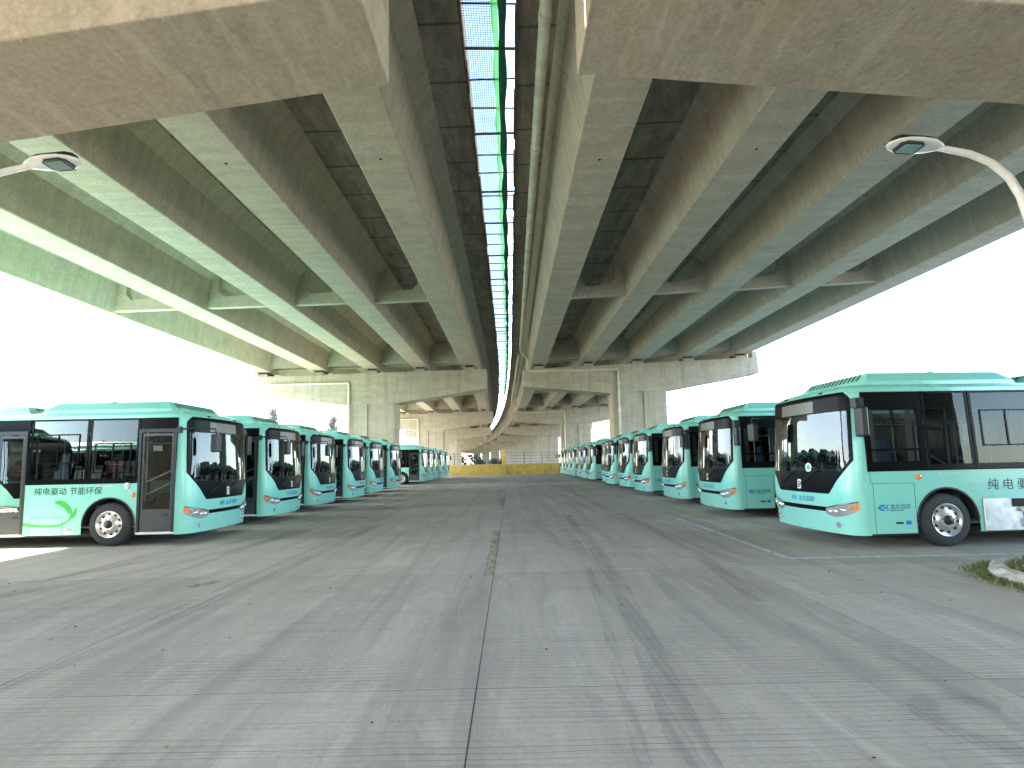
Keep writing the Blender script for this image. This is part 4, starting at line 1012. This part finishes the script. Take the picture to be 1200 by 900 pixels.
# ------------------------------------------------------------------ planter with kerb stones and weeds
PC = (7.74, 6.25); PR = 1.36
PL = empty('planter', (PC[0], PC[1], 0)); tag(PL, 'planting bed edged with rough white kerb stones round the near right pier foot', 'planter')
EXT = 4.6                                   # straight length towards the right
def rim_pt(t, r):
    """point on a stadium outline of radius r; t in metres along the outline of radius PR, starting at the upper right"""
    L = 2 * EXT + 2 * pi * PR; t = t % L
    if t < EXT: return (EXT - t, r)
    if t < EXT + pi * PR: a = pi / 2 + (t - EXT) / PR; return (r * cos(a), r * sin(a))
    if t < 2 * EXT + pi * PR: return (t - EXT - pi * PR, -r)
    a = -pi / 2 + (t - 2 * EXT - pi * PR) / PR; return (EXT + r * cos(a), r * sin(a))
RIML = 2 * EXT + 2 * pi * PR
for k in range(30):
    a0, a1 = RIML * k / 30 + .012, RIML * (k + 1) / 30 - .012
    mb = MB(); lp = []
    for i in range(5):
        t = a0 + (a1 - a0) * i / 4
        j = lambda: random.uniform(-.014, .014)
        prof = [(PR + .02 + j(), 0), (PR + j(), .09 + j()), (PR - .05 + j(), .145 + j()), (PR - .14 + j(), .16 + j()), (PR - .19, .10), (PR - .19, 0)]
        lp.append([(*rim_pt(t, r), z) for r, z in prof])
    mb.loft(lp); fixn(mb.build('kerb_stone', 'kerb', PL))
mb = MB(); lp = []
for r, z in ((PR - .17, .10), (PR - .4, .13), (.5, .17), (.02, .18)): lp.append([(*rim_pt(RIML * k / 40, r), z + random.uniform(-.015, .015)) for k in range(40)])
mb.loft(lp, 0, True, caps=False); mb.build('soil', 'soil', PL)
mb = MB()
def blade(cx, cy, z, hgt, mi):
    a = random.random() * 6.28; l = random.uniform(.4, 1) * hgt; w = random.uniform(.004, .010); b = random.uniform(.2, .9) * l
    mb.add([(cx - w * sin(a), cy + w * cos(a), z), (cx + w * sin(a), cy - w * cos(a), z), (cx + b * .5 * cos(a) + w * .7 * sin(a), cy + b * .5 * sin(a) - w * .7 * cos(a), z + l * .75), (cx + b * cos(a), cy + b * sin(a), z + l)], [(0, 1, 2), (0, 2, 3)], mi)
for k in range(2600):
    q = rim_pt(random.uniform(EXT * .3, EXT * 1.7 + pi * PR), (PR - .18) * sqrt(random.random()))
    blade(q[0], q[1], .12, .11, 0 if random.random() < .55 else 1)
for k in range(1500):
    a = random.choice((random.gauss(2.2, .28), random.gauss(3.2, .5), random.random() * 6.28)); r = PR + abs(random.gauss(.0, .10)) + .01
    blade(r * cos(a), r * sin(a), 0, .09, 0 if random.random() < .75 else 1)
o = mb.build('weeds', ['grass', 'dry'], PL); o['kind'] = 'stuff'
# litter of dry leaves and grit on the yard: tiny chips
mb = MB()
for k in range(130):
    x, y = random.uniform(-8, 7), 2.3 + 14 * random.random() ** 1.7; r = random.uniform(.006, .022); a = random.random() * 3
    mb.add([(x + r * cos(a), y + r * sin(a), .004), (x - r * .5 * sin(a), y + r * .5 * cos(a), .006), (x - r * cos(a), y - r * sin(a), .004), (x + r * .4 * sin(a), y - r * .4 * cos(a), .016)], [(0, 1, 3), (1, 2, 3), (0, 3, 2), (0, 2, 1)], k % 2)
o = mb.build('grit', ['under', 'dry']); tag(o, 'scattered grit and leaf bits on the concrete yard', 'litter', None, 'stuff')

# ------------------------------------------------------------------ far wall, fence and what lies beyond
WY = 65.2
WL = empty('yard_wall', (-.3, WY, 0)); tag(WL, 'low ochre yellow wall with taller posts across the aisle end', 'wall')
inv = Matrix.Translation((.3, -WY, 0))
def pw(o): o.matrix_parent_inverse = inv; return o
for a, b_ in ((-9.0, -1.12), (-.56, 6.72)):
    pw(bev(MB().box(a, b_, WY - .12, WY + .12, -.1, 1.42).build('wall_panel', 'ochre', WL), .015, 1))
for a, zt in ((-.84, 3.35), (7.0, 3.35)):
    pw(bev(MB().box(a - .28, a + .28, WY - .28, WY + .28, -.1, zt).build('gate_post', 'ochre', WL), .03, 2))
Fn = empty('wire_fence', (0, WY + .5, 0)); tag(Fn, 'thin wire fence on dark posts above the yellow wall', 'fence')
inv = Matrix.Translation((0, -WY - .5, 0))
for x in (-7.4, -5.0, -2.8, 1.8, 4.2, 6.4):
    o = MB().tube([(x, WY + .5, 0), (x, WY + .5, 2.95)], .045, 6).build('fence_post', 'steel', Fn); o.matrix_parent_inverse = inv
for z in (1.7, 2.1, 2.5, 2.85):
    o = MB().tube([(-9, WY + .5, z), (8, WY + .5, z)], .018, 5).build('wire', 'steel', Fn); o.matrix_parent_inverse = inv

def foliage(mb, c, r, n, mi=0, sz=.25):
    for k in range(n):
        d = Vector((random.gauss(0, 1), random.gauss(0, 1), random.gauss(0, 1))).normalized() * (random.random() ** .5)
        p = Vector(c) + Vector((d.x * r[0], d.y * r[1], d.z * r[2])); u = Vector((random.uniform(-1, 1), random.uniform(-1, 1), random.uniform(-1, 1))).normalized(); w = u.orthogonal().normalized(); s_ = sz * random.uniform(.5, 1.3)
        mb.add([tuple(p + u * s_), tuple(p + w * s_ * .6), tuple(p - u * s_), tuple(p - w * s_ * .6)], [(0, 1, 2, 3)], mi)
for x, y, hgt, r, lb in ((-6.5, 108, 2.6, 1.8, 'small dark round shrub seen under the decks, left end of three'), (-3.6, 112, 2.9, 2.0, 'small dark shrub seen under the decks, middle of three'), (-1.9, 116, 2.4, 1.6, 'small dark shrub seen under the decks beside the yellow post')):
    T = empty('shrub', (x, y, -.16)); tag(T, lb, 'shrub', 'dark shrubs beyond the yellow wall')
    MB().tube([(0, 0, 0), (.05, 0, hgt * .5)], .08, 6).build('stem', 'trunk', T)
    mb = MB(); foliage(mb, (0, 0, hgt * .62), (r * .6, r * .6, hgt * .38), 260, 0, .22); mb.build('foliage', 'folfar', T)
# leafless poplars far on the left
def bare_tree(x, y, hgt, label):
    T = empty('bare_tree', (x, y, -.16)); tag(T, label, 'tree', 'leafless trees beyond the left row')
    MB().tube([(0, 0, 0), (.06, .02, hgt * .45), (.0, 0, hgt)], [.16, .09, .015], 7).build('trunk', 'trunk', T)
    mb = MB()
    for k in range(46):
        z = hgt * random.uniform(.25, .95); a = random.random() * 6.28; l = hgt * .22 * (1.1 - z / hgt) + .35
        p0 = Vector((0, 0, z)); p1 = p0 + Vector((cos(a) * l * .5, sin(a) * l * .5, l * .7)); p2 = p1 + Vector((cos(a) * l * .25, sin(a) * l * .25, l * .6))
        mb.tube([p0, p1, p2], [.07, .045, .02], 4)
        for q in range(3):
            b = a + random.uniform(-1.2, 1.2); s0_ = p0.lerp(p2, random.uniform(.4, .9)); mb.tube([s0_, s0_ + Vector((cos(b) * l * .3, sin(b) * l * .3, l * .4))], [.035, .015], 3)
    mb.build('branches', 'trunk', T)
    mb = MB()
    for k in range(9):               # twiggy mass round the limbs
        z = hgt * (.38 + .065 * k); rr = hgt * .105 * (1.15 - abs(k - 3) / 8)
        foliage(mb, (random.uniform(-.3, .3), random.uniform(-.3, .3), z), (rr * 1.1, rr * 1.1, hgt * .07), 300, 0, .17)
    mb.build('twigs', 'twig', T)
bare_tree(-47, 98, 14.0, 'leafless slender tree over the roof of second left bus')
bare_tree(-36.2, 101, 12.4, 'leafless slender tree beside the left pier column')
bare_tree(-31, 112, 10.5, 'leafless slender tree low against the left pier column')
U = empty('utility_pole', (-37.0, 87, -.16)); tag(U, 'plain grey utility pole standing behind the left buses', 'pole')
MB().tube([(0, 0, 0), (0, 0, 12.0)], [.22, .16], 8).build('pole', 'wall_far', U)
def building(x, y, w, d, hgt, floors, bays, label, face):
    B = empty('apartment_building', (x, y, -.16)); tag(B, label, 'building', 'pale buildings beyond the yard')
    MB().box(-w / 2, w / 2, -d / 2, d / 2, 0, hgt).build('wall', 'bldg', B)
    MB().box(-w / 2 - .3, w / 2 + .3, -d / 2 - .3, d / 2 + .3, hgt, hgt + .5).build('roof', 'bldgroof', B)
    for i in range(floors):
        for j in range(bays):
            cx_ = -w / 2 + (j + .5) * w / bays; cz_ = (i + .5) * hgt / floors
            MB().box(cx_ - w / bays * .28, cx_ + w / bays * .28, -d / 2 - .06, -d / 2 + .1, cz_ - .8, cz_ + .8).build('window', 'winpane', B)
building(37, 175, 16, 10, 9, 3, 5, 'pale three storey building seen past the right pier', 0)
building(-62, 190, 22, 12, 11, 3, 6, 'pale low building far beyond the left row', 0)
# distant belt of trees all round the yard
mb = MB()
for k in range(150):
    a = 2 * pi * k / 150 + random.uniform(-.02, .02); R_ = random.uniform(230, 270); hh = random.uniform(3.0, 6.5)
    foliage(mb, (R_ * cos(a), R_ * sin(a), hh * .5), (6.5, 6.5, hh * .55), 70, 0, 1.3)
o = mb.build('distant_woods', 'folfar'); tag(o, 'hazy belt of trees along the horizon', 'trees', None, 'stuff')
